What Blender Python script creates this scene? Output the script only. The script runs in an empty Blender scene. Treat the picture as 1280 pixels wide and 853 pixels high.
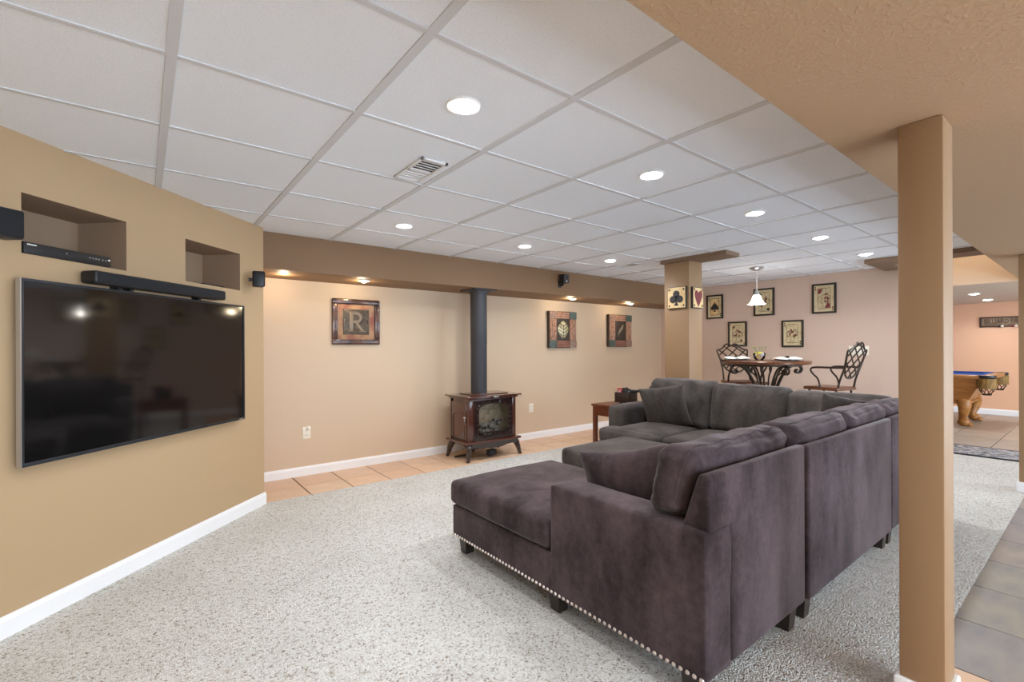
import bpy, bmesh, math, random
from mathutils import Vector, Matrix, noise
from mathutils.bvhtree import BVHTree

random.seed(7)
R = math.radians
C = bpy.context.scene.collection
scn = bpy.context.scene

# ------------------------------------------------------------------ camera
CAM_H, CEIL = 1.225, 2.17
th, roll = R(51.87), -0.004
F = Vector((math.cos(th), math.sin(th), 0))
RT = Vector((math.sin(th), -math.cos(th), 0))
UP = Vector((0, 0, 1))
cr, sr = math.cos(roll), math.sin(roll)
rx, ux = RT * cr + UP * sr, UP * cr - RT * sr
cd = bpy.data.cameras.new('camera')
cd.sensor_fit = 'HORIZONTAL'; cd.sensor_width = 36.0; cd.lens = 588.5 / 1280 * 36
cd.shift_y = 8.0 / 1280; cd.clip_start = 0.02; cd.clip_end = 100
cam = bpy.data.objects.new('camera', cd); C.objects.link(cam)
cam.matrix_world = Matrix(((rx.x, ux.x, -F.x, 0), (rx.y, ux.y, -F.y, 0), (rx.z, ux.z, -F.z, CAM_H), (0, 0, 0, 1)))
scn.camera = cam

# ------------------------------------------------------------------ world, exposure, lamp strengths
w = bpy.data.worlds.new('world'); scn.world = w; w.use_nodes = True
w.node_tree.nodes['Background'].inputs[0].default_value = (0.77, 0.92, 1.09, 1)
w.node_tree.nodes['Background'].inputs[1].default_value = 4.6
scn.view_settings.view_transform = 'Standard'; scn.view_settings.look = 'None'
scn.view_settings.gamma = 1.0; scn.view_settings.exposure = 0.87
W_DOWN, W_BACK, W_SOFFIT, W_PEND, W_POOL, W_TRAY = 19.0, 8.0, 1.7, 5.0, 21.0, 4.0
try:
    scn.cycles.max_bounces = 10; scn.cycles.diffuse_bounces = 6; scn.cycles.glossy_bounces = 4
    scn.cycles.caustics_reflective = False; scn.cycles.caustics_refractive = False
    scn.cycles.sample_clamp_indirect = 4.0
except Exception:
    pass

# ------------------------------------------------------------------ materials
def srgb(r, g, b):
    f = lambda c: (c / 255 / 12.92) if c / 255 <= 0.04045 else ((c / 255 + 0.055) / 1.055) ** 2.4
    return (f(r), f(g), f(b), 1)

def mat(name, col, rough=0.6, metal=0.0, bump=None, var=None, rand=None, emit=None, coat=0, sheen=None, spec=None, stretch=None):
    """bump=(scale,strength,distance) noise relief; var=(colour2,scale,lo,hi) noise colour; rand=list of colours picked per object"""
    m = bpy.data.materials.new(name); m.use_nodes = True
    nt = m.node_tree; N = nt.nodes; L = nt.links
    p = N['Principled BSDF']
    p.inputs['Base Color'].default_value = col
    p.inputs['Roughness'].default_value = rough
    p.inputs['Metallic'].default_value = metal
    if spec is not None: p.inputs['Specular IOR Level'].default_value = spec
    if coat: p.inputs['Coat Weight'].default_value = coat; p.inputs['Coat Roughness'].default_value = 0.08
    if sheen:
        p.inputs['Sheen Weight'].default_value = sheen[0]; p.inputs['Sheen Roughness'].default_value = sheen[1]
        p.inputs['Sheen Tint'].default_value = sheen[2]
    if emit:
        p.inputs['Emission Color'].default_value = emit[0]; p.inputs['Emission Strength'].default_value = emit[1]
    tc = N.new('ShaderNodeTexCoord'); src = tc.outputs['Object']
    if stretch:
        mp = N.new('ShaderNodeMapping'); mp.inputs['Scale'].default_value = stretch
        L.new(src, mp.inputs['Vector']); src2 = mp.outputs['Vector']
    else:
        src2 = src
    out = None
    if rand:
        oi = N.new('ShaderNodeObjectInfo'); r = N.new('ShaderNodeValToRGB'); r.color_ramp.interpolation = 'LINEAR'
        els = r.color_ramp.elements
        while len(els) < len(rand): els.new(0.5)
        for i, c in enumerate(rand): els[i].position = i / max(1, len(rand) - 1); els[i].color = c
        L.new(oi.outputs['Random'], r.inputs['Fac']); out = r.outputs['Color']
    if var:
        n = N.new('ShaderNodeTexNoise'); n.inputs['Scale'].default_value = var[1]; n.inputs['Detail'].default_value = 5
        L.new(src2, n.inputs['Vector'])
        r = N.new('ShaderNodeMapRange'); r.inputs['From Min'].default_value = var[2]; r.inputs['From Max'].default_value = var[3]
        L.new(n.outputs['Fac'], r.inputs['Value'])
        mx = N.new('ShaderNodeMix'); mx.data_type = 'RGBA'
        L.new(r.outputs['Result'], mx.inputs['Factor'])
        if out: L.new(out, mx.inputs['A'])
        else: mx.inputs['A'].default_value = col
        mx.inputs['B'].default_value = var[0]; out = mx.outputs['Result']
    if out: L.new(out, p.inputs['Base Color'])
    if bump:
        n = N.new('ShaderNodeTexNoise'); n.inputs['Scale'].default_value = bump[0]; n.inputs['Detail'].default_value = 4
        L.new(src, n.inputs['Vector'])
        b = N.new('ShaderNodeBump'); b.inputs['Strength'].default_value = bump[1]; b.inputs['Distance'].default_value = bump[2]
        L.new(n.outputs['Fac'], b.inputs['Height']); L.new(b.outputs['Normal'], p.inputs['Normal'])
    return m

def glass_mat(name, tint=(1, 1, 1, 1), rough=0.0, fac=1.0):
    m = bpy.data.materials.new(name); m.use_nodes = True
    nt = m.node_tree; N = nt.nodes; L = nt.links
    N.remove(N['Principled BSDF'])
    t = N.new('ShaderNodeBsdfTransparent'); t.inputs[0].default_value = tint
    g = N.new('ShaderNodeBsdfGlossy'); g.inputs['Roughness'].default_value = rough
    fr = N.new('ShaderNodeFresnel'); fr.inputs[0].default_value = 1.5
    mx = N.new('ShaderNodeMixShader')
    L.new(fr.outputs[0], mx.inputs[0]); L.new(t.outputs[0], mx.inputs[1]); L.new(g.outputs[0], mx.inputs[2])
    L.new(mx.outputs[0], N['Material Output'].inputs[0])
    return m

def carpet_mat():
    m = bpy.data.materials.new('speckled carpet'); m.use_nodes = True
    nt = m.node_tree; N = nt.nodes; L = nt.links; p = N['Principled BSDF']
    p.inputs['Roughness'].default_value = 0.95; p.inputs['Specular IOR Level'].default_value = 0.1
    tc = N.new('ShaderNodeTexCoord')
    def noi(scale, detail):
        n = N.new('ShaderNodeTexNoise'); n.inputs['Scale'].default_value = scale; n.inputs['Detail'].default_value = detail
        L.new(tc.outputs['Object'], n.inputs['Vector']); return n.outputs['Fac']
    def ramp(src, stops):
        r = N.new('ShaderNodeValToRGB'); els = r.color_ramp.elements
        while len(els) < len(stops): els.new(0.5)
        for i, (pos, c) in enumerate(stops): els[i].position = pos; els[i].color = c
        L.new(src, r.inputs[0]); return r.outputs[0]
    def mul(a, b, fac=1.0):
        x = N.new('ShaderNodeMix'); x.data_type = 'RGBA'; x.blend_type = 'MULTIPLY'; x.inputs['Factor'].default_value = fac
        L.new(a, x.inputs['A']); L.new(b, x.inputs['B']); return x.outputs['Result']
    v = N.new('ShaderNodeTexVoronoi'); v.inputs['Scale'].default_value = 140
    L.new(tc.outputs['Object'], v.inputs['Vector'])
    sep = N.new('ShaderNodeSeparateColor'); L.new(v.outputs['Color'], sep.inputs[0])
    tuft = ramp(sep.outputs[0], [(0.0, srgb(150, 138, 122)), (0.07, srgb(196, 190, 180)), (0.22, srgb(222, 221, 216)), (1.0, srgb(240, 240, 237))])
    blot = ramp(noi(38, 3), [(0.30, (0.80, 0.78, 0.76, 1)), (0.44, (1, 1, 1, 1))])
    big = ramp(noi(1.8, 3), [(0.35, (0.92, 0.92, 0.91, 1)), (0.62, (1, 1, 1, 1))])
    dark = ramp(v.outputs['Distance'], [(0.35, (1, 1, 1, 1)), (0.9, (0.80, 0.79, 0.77, 1))])
    L.new(mul(mul(mul(tuft, blot), big), dark, 0.8), p.inputs['Base Color'])
    inv = N.new('ShaderNodeMath'); inv.operation = 'SUBTRACT'; inv.inputs[0].default_value = 1.0
    L.new(v.outputs['Distance'], inv.inputs[1])
    b = N.new('ShaderNodeBump'); b.inputs['Strength'].default_value = 0.8; b.inputs['Distance'].default_value = 0.008
    L.new(inv.outputs[0], b.inputs['Height']); L.new(b.outputs['Normal'], p.inputs['Normal'])
    return m

def velvet_mat(name, a, bcol, seed):
    m = bpy.data.materials.new(name); m.use_nodes = True
    nt = m.node_tree; N = nt.nodes; L = nt.links; p = N['Principled BSDF']
    p.inputs['Roughness'].default_value = 0.85; p.inputs['Specular IOR Level'].default_value = 0.15
    p.inputs['Sheen Weight'].default_value = 0.3; p.inputs['Sheen Roughness'].default_value = 0.35
    p.inputs['Sheen Tint'].default_value = (0.75, 0.7, 0.72, 1)
    tc = N.new('ShaderNodeTexCoord')
    mp = N.new('ShaderNodeMapping'); mp.inputs['Location'].default_value = (seed, seed * 2.3, 0); mp.inputs['Scale'].default_value = (1, 1, 0.45)
    L.new(tc.outputs['Object'], mp.inputs[0])
    n = N.new('ShaderNodeTexNoise'); n.inputs['Scale'].default_value = 5.0; n.inputs['Detail'].default_value = 4; n.inputs['Roughness'].default_value = 0.55
    L.new(mp.outputs[0], n.inputs['Vector'])
    nf = N.new('ShaderNodeTexNoise'); nf.inputs['Scale'].default_value = 34; nf.inputs['Detail'].default_value = 5; nf.inputs['Roughness'].default_value = 0.7
    L.new(tc.outputs['Object'], nf.inputs['Vector'])
    ma = N.new('ShaderNodeMath'); ma.operation = 'MULTIPLY_ADD'; ma.inputs[1].default_value = 0.35; L.new(nf.outputs['Fac'], ma.inputs[0]); L.new(n.outputs['Fac'], ma.inputs[2])
    r = N.new('ShaderNodeValToRGB'); r.color_ramp.elements[0].position = 0.52; r.color_ramp.elements[1].position = 0.88
    r.color_ramp.elements[0].color = a; r.color_ramp.elements[1].color = bcol  # noise patches paint the velvet nap's sheen into the colour
    L.new(ma.outputs[0], r.inputs[0]); L.new(r.outputs[0], p.inputs['Base Color'])
    n2 = N.new('ShaderNodeTexNoise'); n2.inputs['Scale'].default_value = 180; L.new(tc.outputs['Object'], n2.inputs['Vector'])
    b = N.new('ShaderNodeBump'); b.inputs['Strength'].default_value = 0.15; b.inputs['Distance'].default_value = 0.002
    L.new(n2.outputs['Fac'], b.inputs['Height']); L.new(b.outputs[0], p.inputs['Normal'])
    return m

def knockdown_mat(name, col):
    m = bpy.data.materials.new(name); m.use_nodes = True
    nt = m.node_tree; N = nt.nodes; L = nt.links; p = N['Principled BSDF']
    p.inputs['Base Color'].default_value = col; p.inputs['Roughness'].default_value = 0.7
    tc = N.new('ShaderNodeTexCoord')
    n = N.new('ShaderNodeTexNoise'); n.inputs['Scale'].default_value = 75; n.inputs['Detail'].default_value = 4
    n.inputs['Distortion'].default_value = 0.5; L.new(tc.outputs['Object'], n.inputs['Vector'])
    r = N.new('ShaderNodeValToRGB'); r.color_ramp.elements[0].position = 0.46; r.color_ramp.elements[1].position = 0.74
    L.new(n.outputs['Fac'], r.inputs[0])
    b = N.new('ShaderNodeBump'); b.inputs['Strength'].default_value = 0.3; b.inputs['Distance'].default_value = 0.004
    L.new(r.outputs[0], b.inputs['Height']); L.new(b.outputs[0], p.inputs['Normal'])
    return m

def slate_mat():
    return mat('slate tile', srgb(150, 138, 128), 0.45, rand=[srgb(142, 138, 132), srgb(154, 146, 138), srgb(136, 134, 136), srgb(164, 146, 134), srgb(150, 147, 134)],
               var=(srgb(124, 124, 126), 3.5, 0.42, 0.75), bump=(9, 0.35, 0.006), stretch=(1, 2.5, 1))

WALL = srgb(214, 182, 142)
M = dict(
    tan=mat('tan wall paint', srgb(184, 156, 120), 0.62, bump=(160, 0.12, 0.003)),
    tan_back=mat('warm beige wall paint', srgb(210, 186, 158), 0.62, bump=(160, 0.1, 0.003)),
    soffit=mat('shaded tan soffit paint', srgb(128, 97, 67), 0.62, bump=(160, 0.12, 0.003)),  # darker than the tan walls: the soffit's shade is put into the colour
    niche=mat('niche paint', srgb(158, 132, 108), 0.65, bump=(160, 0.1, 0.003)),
    dining=mat('rosy beige wall paint', srgb(212, 188, 172), 0.65, bump=(160, 0.1, 0.003)),
    orange=mat('peach wall paint', srgb(226, 178, 144), 0.65, bump=(160, 0.1, 0.003)),
    column=mat('column paint', srgb(150, 119, 86), 0.55, bump=(60, 0.25, 0.004)),
    brown=mat('brown trim paint', srgb(124, 100, 78), 0.6),
    cream=mat('cream recess paint', srgb(226, 206, 182), 0.65),
    knock=knockdown_mat('knockdown textured ceiling paint', srgb(176, 146, 114)),
    white=mat('white trim paint', srgb(240, 240, 240), 0.4),
    tile_ceiling=mat('mineral fibre ceiling tile', srgb(242, 247, 254), 0.9, var=(srgb(222, 227, 234), 260, 0.54, 0.68), bump=(230, 0.4, 0.004), spec=0.1),
    tbar=mat('white ceiling grid metal', srgb(212, 214, 218), 0.65),
    carpet=carpet_mat(),
    terracotta=mat('terracotta tile', srgb(214, 170, 132), 0.4, rand=[srgb(224, 188, 156), srgb(232, 198, 166), srgb(218, 180, 148), srgb(230, 204, 176)],
                   var=(srgb(210, 180, 154), 7, 0.4, 0.8), bump=(30, 0.15, 0.002)),
    grout=mat('tile grout', srgb(128, 98, 78), 0.9),
    greygrout=mat('grey grout', srgb(104, 98, 94), 0.9),
    slate=slate_mat(),
    slate_lamplit=mat('lamplit slate tile', srgb(176, 160, 142), 0.4, rand=[srgb(184, 168, 150), srgb(172, 158, 142), srgb(190, 170, 150)], var=(srgb(158, 144, 130), 3.5, 0.42, 0.75), bump=(9, 0.35, 0.006), stretch=(2.5, 1, 1)),  # paler, warmer copy of the slate; pool room lamplight put into its colour
    velvet=velvet_mat('mauve grey velvet', srgb(46, 36, 38), srgb(92, 78, 81), 0.0),
    velvet2=velvet_mat('charcoal grey velvet', srgb(58, 53, 51), srgb(90, 84, 80), 5.0),
    darkwood=mat('espresso wood', srgb(44, 34, 28), 0.35),
    nail=mat('brushed nickel nailheads', srgb(222, 206, 196), 0.35, 0.7),
    redwood=mat('cherry wood', srgb(112, 58, 34), 0.35, var=(srgb(84, 42, 24), 12, 0.35, 0.75), stretch=(1, 8, 1)),
    oak=mat('honey oak wood', srgb(178, 122, 62), 0.38, var=(srgb(138, 86, 38), 6, 0.35, 0.75), stretch=(1, 1, 7)),
    tabletop=mat('walnut table wood', srgb(116, 70, 44), 0.3, var=(srgb(86, 50, 30), 10, 0.35, 0.75), stretch=(1, 9, 1)),
    iron=mat('dark bronze wrought iron', srgb(62, 50, 40), 0.4, 0.6),
    blackp=mat('black plastic', srgb(24, 24, 27), 0.45),
    blackc=mat('black speaker cloth', srgb(24, 25, 30), 0.85, bump=(500, 0.3, 0.002)),
    grille=mat('dark grey speaker cone', srgb(70, 70, 74), 0.5),
    silver=mat('silver metal', srgb(190, 190, 192), 0.3, 0.85),
    graphite=mat('graphite bezel', srgb(52, 54, 58), 0.35, 0.5),
    screen=mat('glossy black screen', srgb(13, 13, 14), 0.07, spec=1.0),
    pipe=mat('matte charcoal stove pipe', srgb(64, 64, 68), 0.55, 0.3),
    enamel=mat('brown porcelain enamel', srgb(80, 44, 34), 0.2, coat=0.8),
    enamel_dark=mat('dark glossy enamel', srgb(46, 30, 28), 0.14, coat=0.8),
    firebrick=mat('fire brick', srgb(236, 226, 204), 0.8, var=(srgb(206, 194, 170), 14, 0.4, 0.7)),
    log=mat('ceramic log', srgb(214, 212, 210), 0.8, var=(srgb(84, 80, 78), 22, 0.45, 0.62)),
    clear=glass_mat('clear glass'),
    smoky=glass_mat('stove glass', (0.96, 0.95, 0.93, 1)),
    bronze=mat('aged bronze frame', srgb(96, 66, 52), 0.3, 0.35, var=(srgb(58, 40, 38), 18, 0.4, 0.65), coat=0.4),
    matmat=mat('mottled orange mat', srgb(228, 172, 126), 0.6, var=(srgb(196, 112, 88), 9, 0.42, 0.65)),
    relief_hi=mat('polished bronze relief', srgb(134, 114, 92), 0.35, 0.3),
    pool_ceil=mat('pale pool room ceiling paint', srgb(206, 192, 172), 0.7, bump=(60, 0.3, 0.004)),
    relief=mat('antique bronze relief', srgb(112, 94, 76), 0.4, 0.4, var=(srgb(76, 62, 50), 25, 0.4, 0.65)),
    weave=mat('woven rust panel', srgb(180, 142, 118), 0.7, var=(srgb(140, 98, 80), 55, 0.4, 0.6), stretch=(1, 1, 0.4)),
    weave2=mat('woven umber panel', srgb(160, 112, 90), 0.7, var=(srgb(116, 72, 58), 60, 0.4, 0.6), stretch=(1, 1, 3)),
    mosaic_t=mat('teal mosaic corner', srgb(92, 112, 104), 0.45, var=(srgb(52, 60, 58), 95, 0.45, 0.55)),
    mosaic_p=mat('pink mosaic corner', srgb(178, 146, 128), 0.45, var=(srgb(84, 64, 58), 95, 0.45, 0.55)),
    dusk=mat('dark umber board', srgb(54, 44, 36), 0.6, var=(srgb(74, 62, 48), 20, 0.4, 0.7)),
    leafgold=mat('pale gold leaf', srgb(214, 206, 170), 0.4, 0.2, var=(srgb(150, 140, 96), 30, 0.4, 0.7)),
    leafdull=mat('dull bronze feather', srgb(150, 140, 116), 0.45, 0.2),
    blackwood=mat('black picture frame', srgb(34, 28, 26), 0.45),
    parchment=mat('aged parchment', srgb(222, 208, 170), 0.7, var=(srgb(200, 182, 138), 14, 0.4, 0.75)),
    cardtan=mat('antique card tan', srgb(232, 204, 152), 0.6, var=(srgb(210, 170, 108), 12, 0.4, 0.75)),
    ink=mat('black ink', srgb(34, 30, 30), 0.6),
    inkbrown=mat('sepia ink', srgb(112, 88, 62), 0.7),
    inkred=mat('oxblood ink', srgb(120, 42, 48), 0.6),
    inkgold=mat('ochre ink', srgb(196, 168, 98), 0.7),
    plate=mat('ivory wall plate', srgb(240, 234, 218), 0.4),
    slot=mat('dark slot', srgb(70, 64, 58), 0.6),
    shade=mat('frosted lamp glass', srgb(245, 245, 245), 0.3, emit=((1, 0.96, 0.9, 1), 5.0)),
    bulb=mat('lit lamp', srgb(255, 255, 255), 0.3, emit=((1, 0.98, 0.96, 1), 85.0)),
    warmbulb=mat('warm lit lamp', srgb(255, 240, 215), 0.3, emit=((1, 0.85, 0.62, 1), 9.0)),
    china=mat('white china', srgb(244, 244, 240), 0.25),
    linen=mat('white linen napkin', srgb(242, 242, 240), 0.8),
    navy=mat('dark place mat', srgb(52, 44, 48), 0.7),
    yellow=mat('yellow petals', srgb(222, 214, 40), 0.6),
    lilac=mat('lilac petals', srgb(206, 184, 208), 0.6),
    green=mat('green stems', srgb(110, 140, 60), 0.6),
    leather=mat('dark brown leather', srgb(48, 34, 28), 0.4, bump=(90, 0.2, 0.002)),
    redplastic=mat('red plastic', srgb(176, 62, 68), 0.4),
    felt=mat('blue billiard felt', srgb(34, 70, 138), 0.9),
    fringe=mat('gold leather fringe', srgb(158, 122, 62), 0.7, var=(srgb(112, 84, 40), 80, 0.4, 0.6), stretch=(1, 1, 0.1)),
    rug=mat('grey patterned rug', srgb(184, 184, 188), 0.95, var=(srgb(112, 112, 120), 22, 0.47, 0.55), bump=(120, 0.4, 0.004)),
    rug_edge=mat('charcoal rug binding', srgb(44, 44, 50), 0.9),
    signwood=mat('aged sign board', srgb(122, 98, 76), 0.6, var=(srgb(158, 136, 110), 10, 0.4, 0.7)),
    gilt=mat('tarnished gilt lettering', srgb(78, 56, 40), 0.5, 0.2),
    signdark=mat('dark sign moulding', srgb(58, 38, 28), 0.5),
    ivory=mat('ivory ball', srgb(240, 232, 214), 0.2),
    vent=mat('white vent metal', srgb(228, 228, 228), 0.4),
    ventdark=mat('dark vent mesh', srgb(70, 70, 70), 0.7),  # darker mesh for one half of the vent
)

# ------------------------------------------------------------------ mesh helpers
class MB:
    def __init__(self, T=None):
        self.bm = bmesh.new(); self.T = T
    def _merge(self, tmp, Mx=None):
        if Mx is not None: bmesh.ops.transform(tmp, matrix=Mx, verts=tmp.verts)
        me = bpy.data.meshes.new('tmp'); tmp.to_mesh(me); tmp.free()
        self.bm.from_mesh(me); bpy.data.meshes.remove(me); return self
    def box(self, x0, x1, y0, y1, z0, z1, bev=0.0, seg=2, Mx=None):
        b = bmesh.new(); bmesh.ops.create_cube(b, size=1)
        for v in b.verts:
            v.co = Vector(((x0 + x1) / 2 + v.co.x * (x1 - x0), (y0 + y1) / 2 + v.co.y * (y1 - y0), (z0 + z1) / 2 + v.co.z * (z1 - z0)))
        if bev: bmesh.ops.bevel(b, geom=b.edges[:], offset=bev, segments=seg, profile=0.5, affect='EDGES')
        return self._merge(b, Mx)
    def prism(self, poly, d0, d1, Mx=None, bev=0.0, seg=2, warp=None):
        """polygon in local xy, extruded along local z from d0 to d1"""
        b = bmesh.new(); n = len(poly)
        a = [b.verts.new((x, y, d0)) for x, y in poly]; c = [b.verts.new((x, y, d1)) for x, y in poly]
        b.faces.new(a[::-1]); b.faces.new(c)
        for i in range(n): b.faces.new((a[i], a[(i + 1) % n], c[(i + 1) % n], c[i]))
        if warp:
            for v in b.verts: v.co = warp(v.co)
        bmesh.ops.recalc_face_normals(b, faces=b.faces[:])
        if bev: bmesh.ops.bevel(b, geom=b.edges[:], offset=bev, segments=seg, profile=0.5, affect='EDGES')
        return self._merge(b, Mx)
    def lathe(self, prof, n=20, Mx=None, cap=True):
        b = bmesh.new(); rings = []
        for r, z in prof:
            if r < 1e-5: rings.append([b.verts.new((0, 0, z))])
            else: rings.append([b.verts.new((r * math.cos(2 * math.pi * i / n), r * math.sin(2 * math.pi * i / n), z)) for i in range(n)])
        for A, B in zip(rings, rings[1:]):
            for i in range(n):
                j = (i + 1) % n
                vs = []
                for v in ((A[i], A[j]) if len(A) > 1 else (A[0],)): vs.append(v)
                for v in ((B[j], B[i]) if len(B) > 1 else (B[0],)): vs.append(v)
                if len(vs) > 2: b.faces.new(vs)
        if cap:
            for Rg, s in ((rings[0], -1), (rings[-1], 1)):
                if len(Rg) > 2: b.faces.new(Rg if s > 0 else Rg[::-1])
        bmesh.ops.recalc_face_normals(b, faces=b.faces[:])
        return self._merge(b, Mx)
    def cyl(self, p0, p1, r0, r1=None, n=12):
        p0, p1 = Vector(p0), Vector(p1); d = p1 - p0; L = d.length
        q = d.to_track_quat('Z', 'Y').to_matrix().to_4x4()
        return self.lathe([(r0, 0), (r0 if r1 is None else r1, L)], n, Matrix.Translation(p0) @ q)
    def sph(self, c, r, n=12, sc=(1, 1, 1)):
        prof = [(r * math.sin(math.pi * i / 8), -r * math.cos(math.pi * i / 8)) for i in range(9)]
        return self.lathe(prof, n, Matrix.Translation(c) @ Matrix.Diagonal((*sc, 1)), cap=False)
    def tube(self, pts, r, n=6, closed=False, Mx=None):
        b = bmesh.new(); P = [Vector(p) for p in pts]; m = len(P); rings = []; up = None
        for i in range(m):
            if closed: t = P[(i + 1) % m] - P[i - 1]
            else: t = P[min(i + 1, m - 1)] - P[max(i - 1, 0)]
            if t.length < 1e-9: t = Vector((0, 0, 1))
            t.normalize()
            if up is None:
                a = Vector((0, 0, 1)) if abs(t.z) < 0.9 else Vector((1, 0, 0)); up = (a - t * a.dot(t)).normalized()
            else:
                up = up - t * up.dot(t)
                up = up.normalized() if up.length > 1e-6 else t.orthogonal().normalized()
            s = t.cross(up); rr = r[i] if isinstance(r, (list, tuple)) else r
            rings.append([b.verts.new(P[i] + (up * math.cos(2 * math.pi * k / n) + s * math.sin(2 * math.pi * k / n)) * rr) for k in range(n)])
        for i in range(m if closed else m - 1):
            A, B = rings[i], rings[(i + 1) % m]
            for k in range(n): b.faces.new((A[k], A[(k + 1) % n], B[(k + 1) % n], B[k]))
        if not closed: b.faces.new(rings[0][::-1]); b.faces.new(rings[-1])
        bmesh.ops.recalc_face_normals(b, faces=b.faces[:])
        return self._merge(b, Mx)
    def surf(self, fn, nx, ny, nz, Mx=None):
        """closed grid over the surface of a cube; fn maps u in [-1,1]^3 to a point"""
        b = bmesh.new(); V = {}
        def vert(i, j, k):
            key = (i, j, k)
            if key not in V:
                u = [math.sin((2 * a / n - 1) * math.pi / 2) for a, n in ((i, nx), (j, ny), (k, nz))]
                V[key] = b.verts.new(fn(*u))
            return V[key]
        for k in (0, nz):
            for i in range(nx):
                for j in range(ny): b.faces.new((vert(i, j, k), vert(i + 1, j, k), vert(i + 1, j + 1, k), vert(i, j + 1, k)))
        for j in (0, ny):
            for i in range(nx):
                for k in range(nz): b.faces.new((vert(i, j, k), vert(i + 1, j, k), vert(i + 1, j, k + 1), vert(i, j, k + 1)))
        for i in (0, nx):
            for j in range(ny):
                for k in range(nz): b.faces.new((vert(i, j, k), vert(i, j + 1, k), vert(i, j + 1, k + 1), vert(i, j, k + 1)))
        bmesh.ops.recalc_face_normals(b, faces=b.faces[:])
        return self._merge(b, Mx)
    def soft(self, x0, x1, y0, y1, z0, z1, r=0.03, puff=(0, 0, 0), n=(14, 14, 8), amp=0.0, freq=6.0, seed=0.0, Mx=None, lean=None):
        c = Vector(((x0 + x1) / 2, (y0 + y1) / 2, (z0 + z1) / 2)); h = Vector((abs(x1 - x0) / 2, abs(y1 - y0) / 2, abs(z1 - z0) / 2))
        def fn(a, b_, d):
            u = (a, b_, d); P = Vector((a * h.x, b_ * h.y, d * h.z))
            I = Vector([max(-(h[k] - r), min(h[k] - r, P[k])) for k in range(3)]); D = P - I
            if D.length > 1e-6: P = I + D.normalized() * r
            for k in range(3):
                if puff[k]:
                    i, j = [q for q in range(3) if q != k]
                    P[k] += u[k] * abs(u[k]) * puff[k] * (1 - u[i] ** 2) * (1 - u[j] ** 2) ** 0.8
            if amp:
                q = P * freq + Vector((seed, seed * 1.7, seed * 0.3))
                P += noise.noise_vector(q) * amp + noise.noise_vector(Vector((q.x * 1.3, q.y * 1.3, q.z * 3.6))) * amp * (0.75 if amp > 0.009 else 0.4)
            if lean: P.x += lean[0] * P.z; P.y += lean[1] * P.z
            return P + c
        return self.surf(fn, *n, Mx=Mx)
    def pillow(self, wd, ht, T, pinch=0.035, amp=0.008, seed=0, Mx=None, n=20):
        """square cushion in local xz, thickness along y"""
        def fn(a, b_, d):
            x = a * (wd / 2 - pinch * (1 - d * d)); z = d * (ht / 2 - pinch * (1 - a * a))
            t = T / 2 * (max(0, 1 - a ** 2) ** 0.45) * (max(0, 1 - d ** 2) ** 0.45) + 0.006
            P = Vector((x, b_ * t, z)); q = P * 7 + Vector((seed, seed, seed))
            return P + noise.noise_vector(q) * amp
        return self.surf(fn, n, 4, n, Mx=Mx)
    def obj(self, name, m, parent=None, smooth=38, off=None, props=None):
        if off is not None: bmesh.ops.translate(self.bm, verts=self.bm.verts, vec=-Vector(off))
        me = bpy.data.meshes.new(name); self.bm.to_mesh(me); self.bm.free()
        if m is not None: me.materials.append(M[m] if isinstance(m, str) else m)
        if smooth:
            me.polygons.foreach_set('use_smooth', [True] * len(me.polygons)); me.set_sharp_from_angle(angle=R(smooth))
        o = bpy.data.objects.new(name, me); C.objects.link(o)
        if parent is not None: o.parent = parent
        if props:
            for k, v in props.items(): o[k] = v
        return o

def inst(src, name, parent=None, loc=None, rot=None, m=None):
    o = bpy.data.objects.new(name, src.data); C.objects.link(o)
    if parent is not None: o.parent = parent
    if loc is not None: o.location = loc
    if rot is not None: o.rotation_euler = rot
    return o

def thing(name, label, cat, loc=(0, 0, 0), rz=0.0, group=None):
    o = bpy.data.objects.new(name, None); C.objects.link(o); o.empty_display_size = 0.1
    o.location = loc; o.rotation_euler = (0, 0, rz); o['label'] = label; o['category'] = cat
    if group: o['group'] = group
    return o

def tag(o, label, cat, group=None):
    o['label'] = label; o['category'] = cat
    if group: o['group'] = group
    return o

def dup(root, loc, rz=None, label=None):
    kids = {}
    for o in bpy.data.objects:
        if o.parent is not None: kids.setdefault(o.parent.name, []).append(o)
    def cp(o, par):
        c = o.copy(); C.objects.link(c)
        if par is not None: c.parent = par
        for k in kids.get(o.name, []): cp(k, c)
        return c
    r = cp(root, None); r.location = loc
    if rz is not None: r.rotation_euler[2] = rz
    if label: r['label'] = label
    return r

def struct(mb, name, m, parent=None, smooth=0):
    o = mb.obj(name, m, parent, smooth)
    if parent is None: o['kind'] = 'structure'
    return o

def lamp(name, loc, energy, color, radius=0.05, parent=None, spot=None):
    d = bpy.data.lights.new(name, 'SPOT' if spot else 'POINT'); d.energy = energy; d.color = color; d.shadow_soft_size = radius
    if spot: d.spot_size = R(spot); d.spot_blend = 0.6
    o = bpy.data.objects.new(name, d); C.objects.link(o); o.location = loc
    if parent is not None: o.parent = parent
    return o

YX = Matrix(((1, 0, 0, 0), (0, 0, 1, 0), (0, 1, 0, 0), (0, 0, 0, 1)))      # local xy polygon -> xz plane, extrusion along y
def XZ(y0=0): return Matrix.Translation((0, y0, 0)) @ YX

# ================================================================== STRUCTURE
X_R = 7.05                      # dining wall
Y_B = 4.80                      # stove wall
BULK = 1.985                    # underside of the dropped bulkhead
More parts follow.
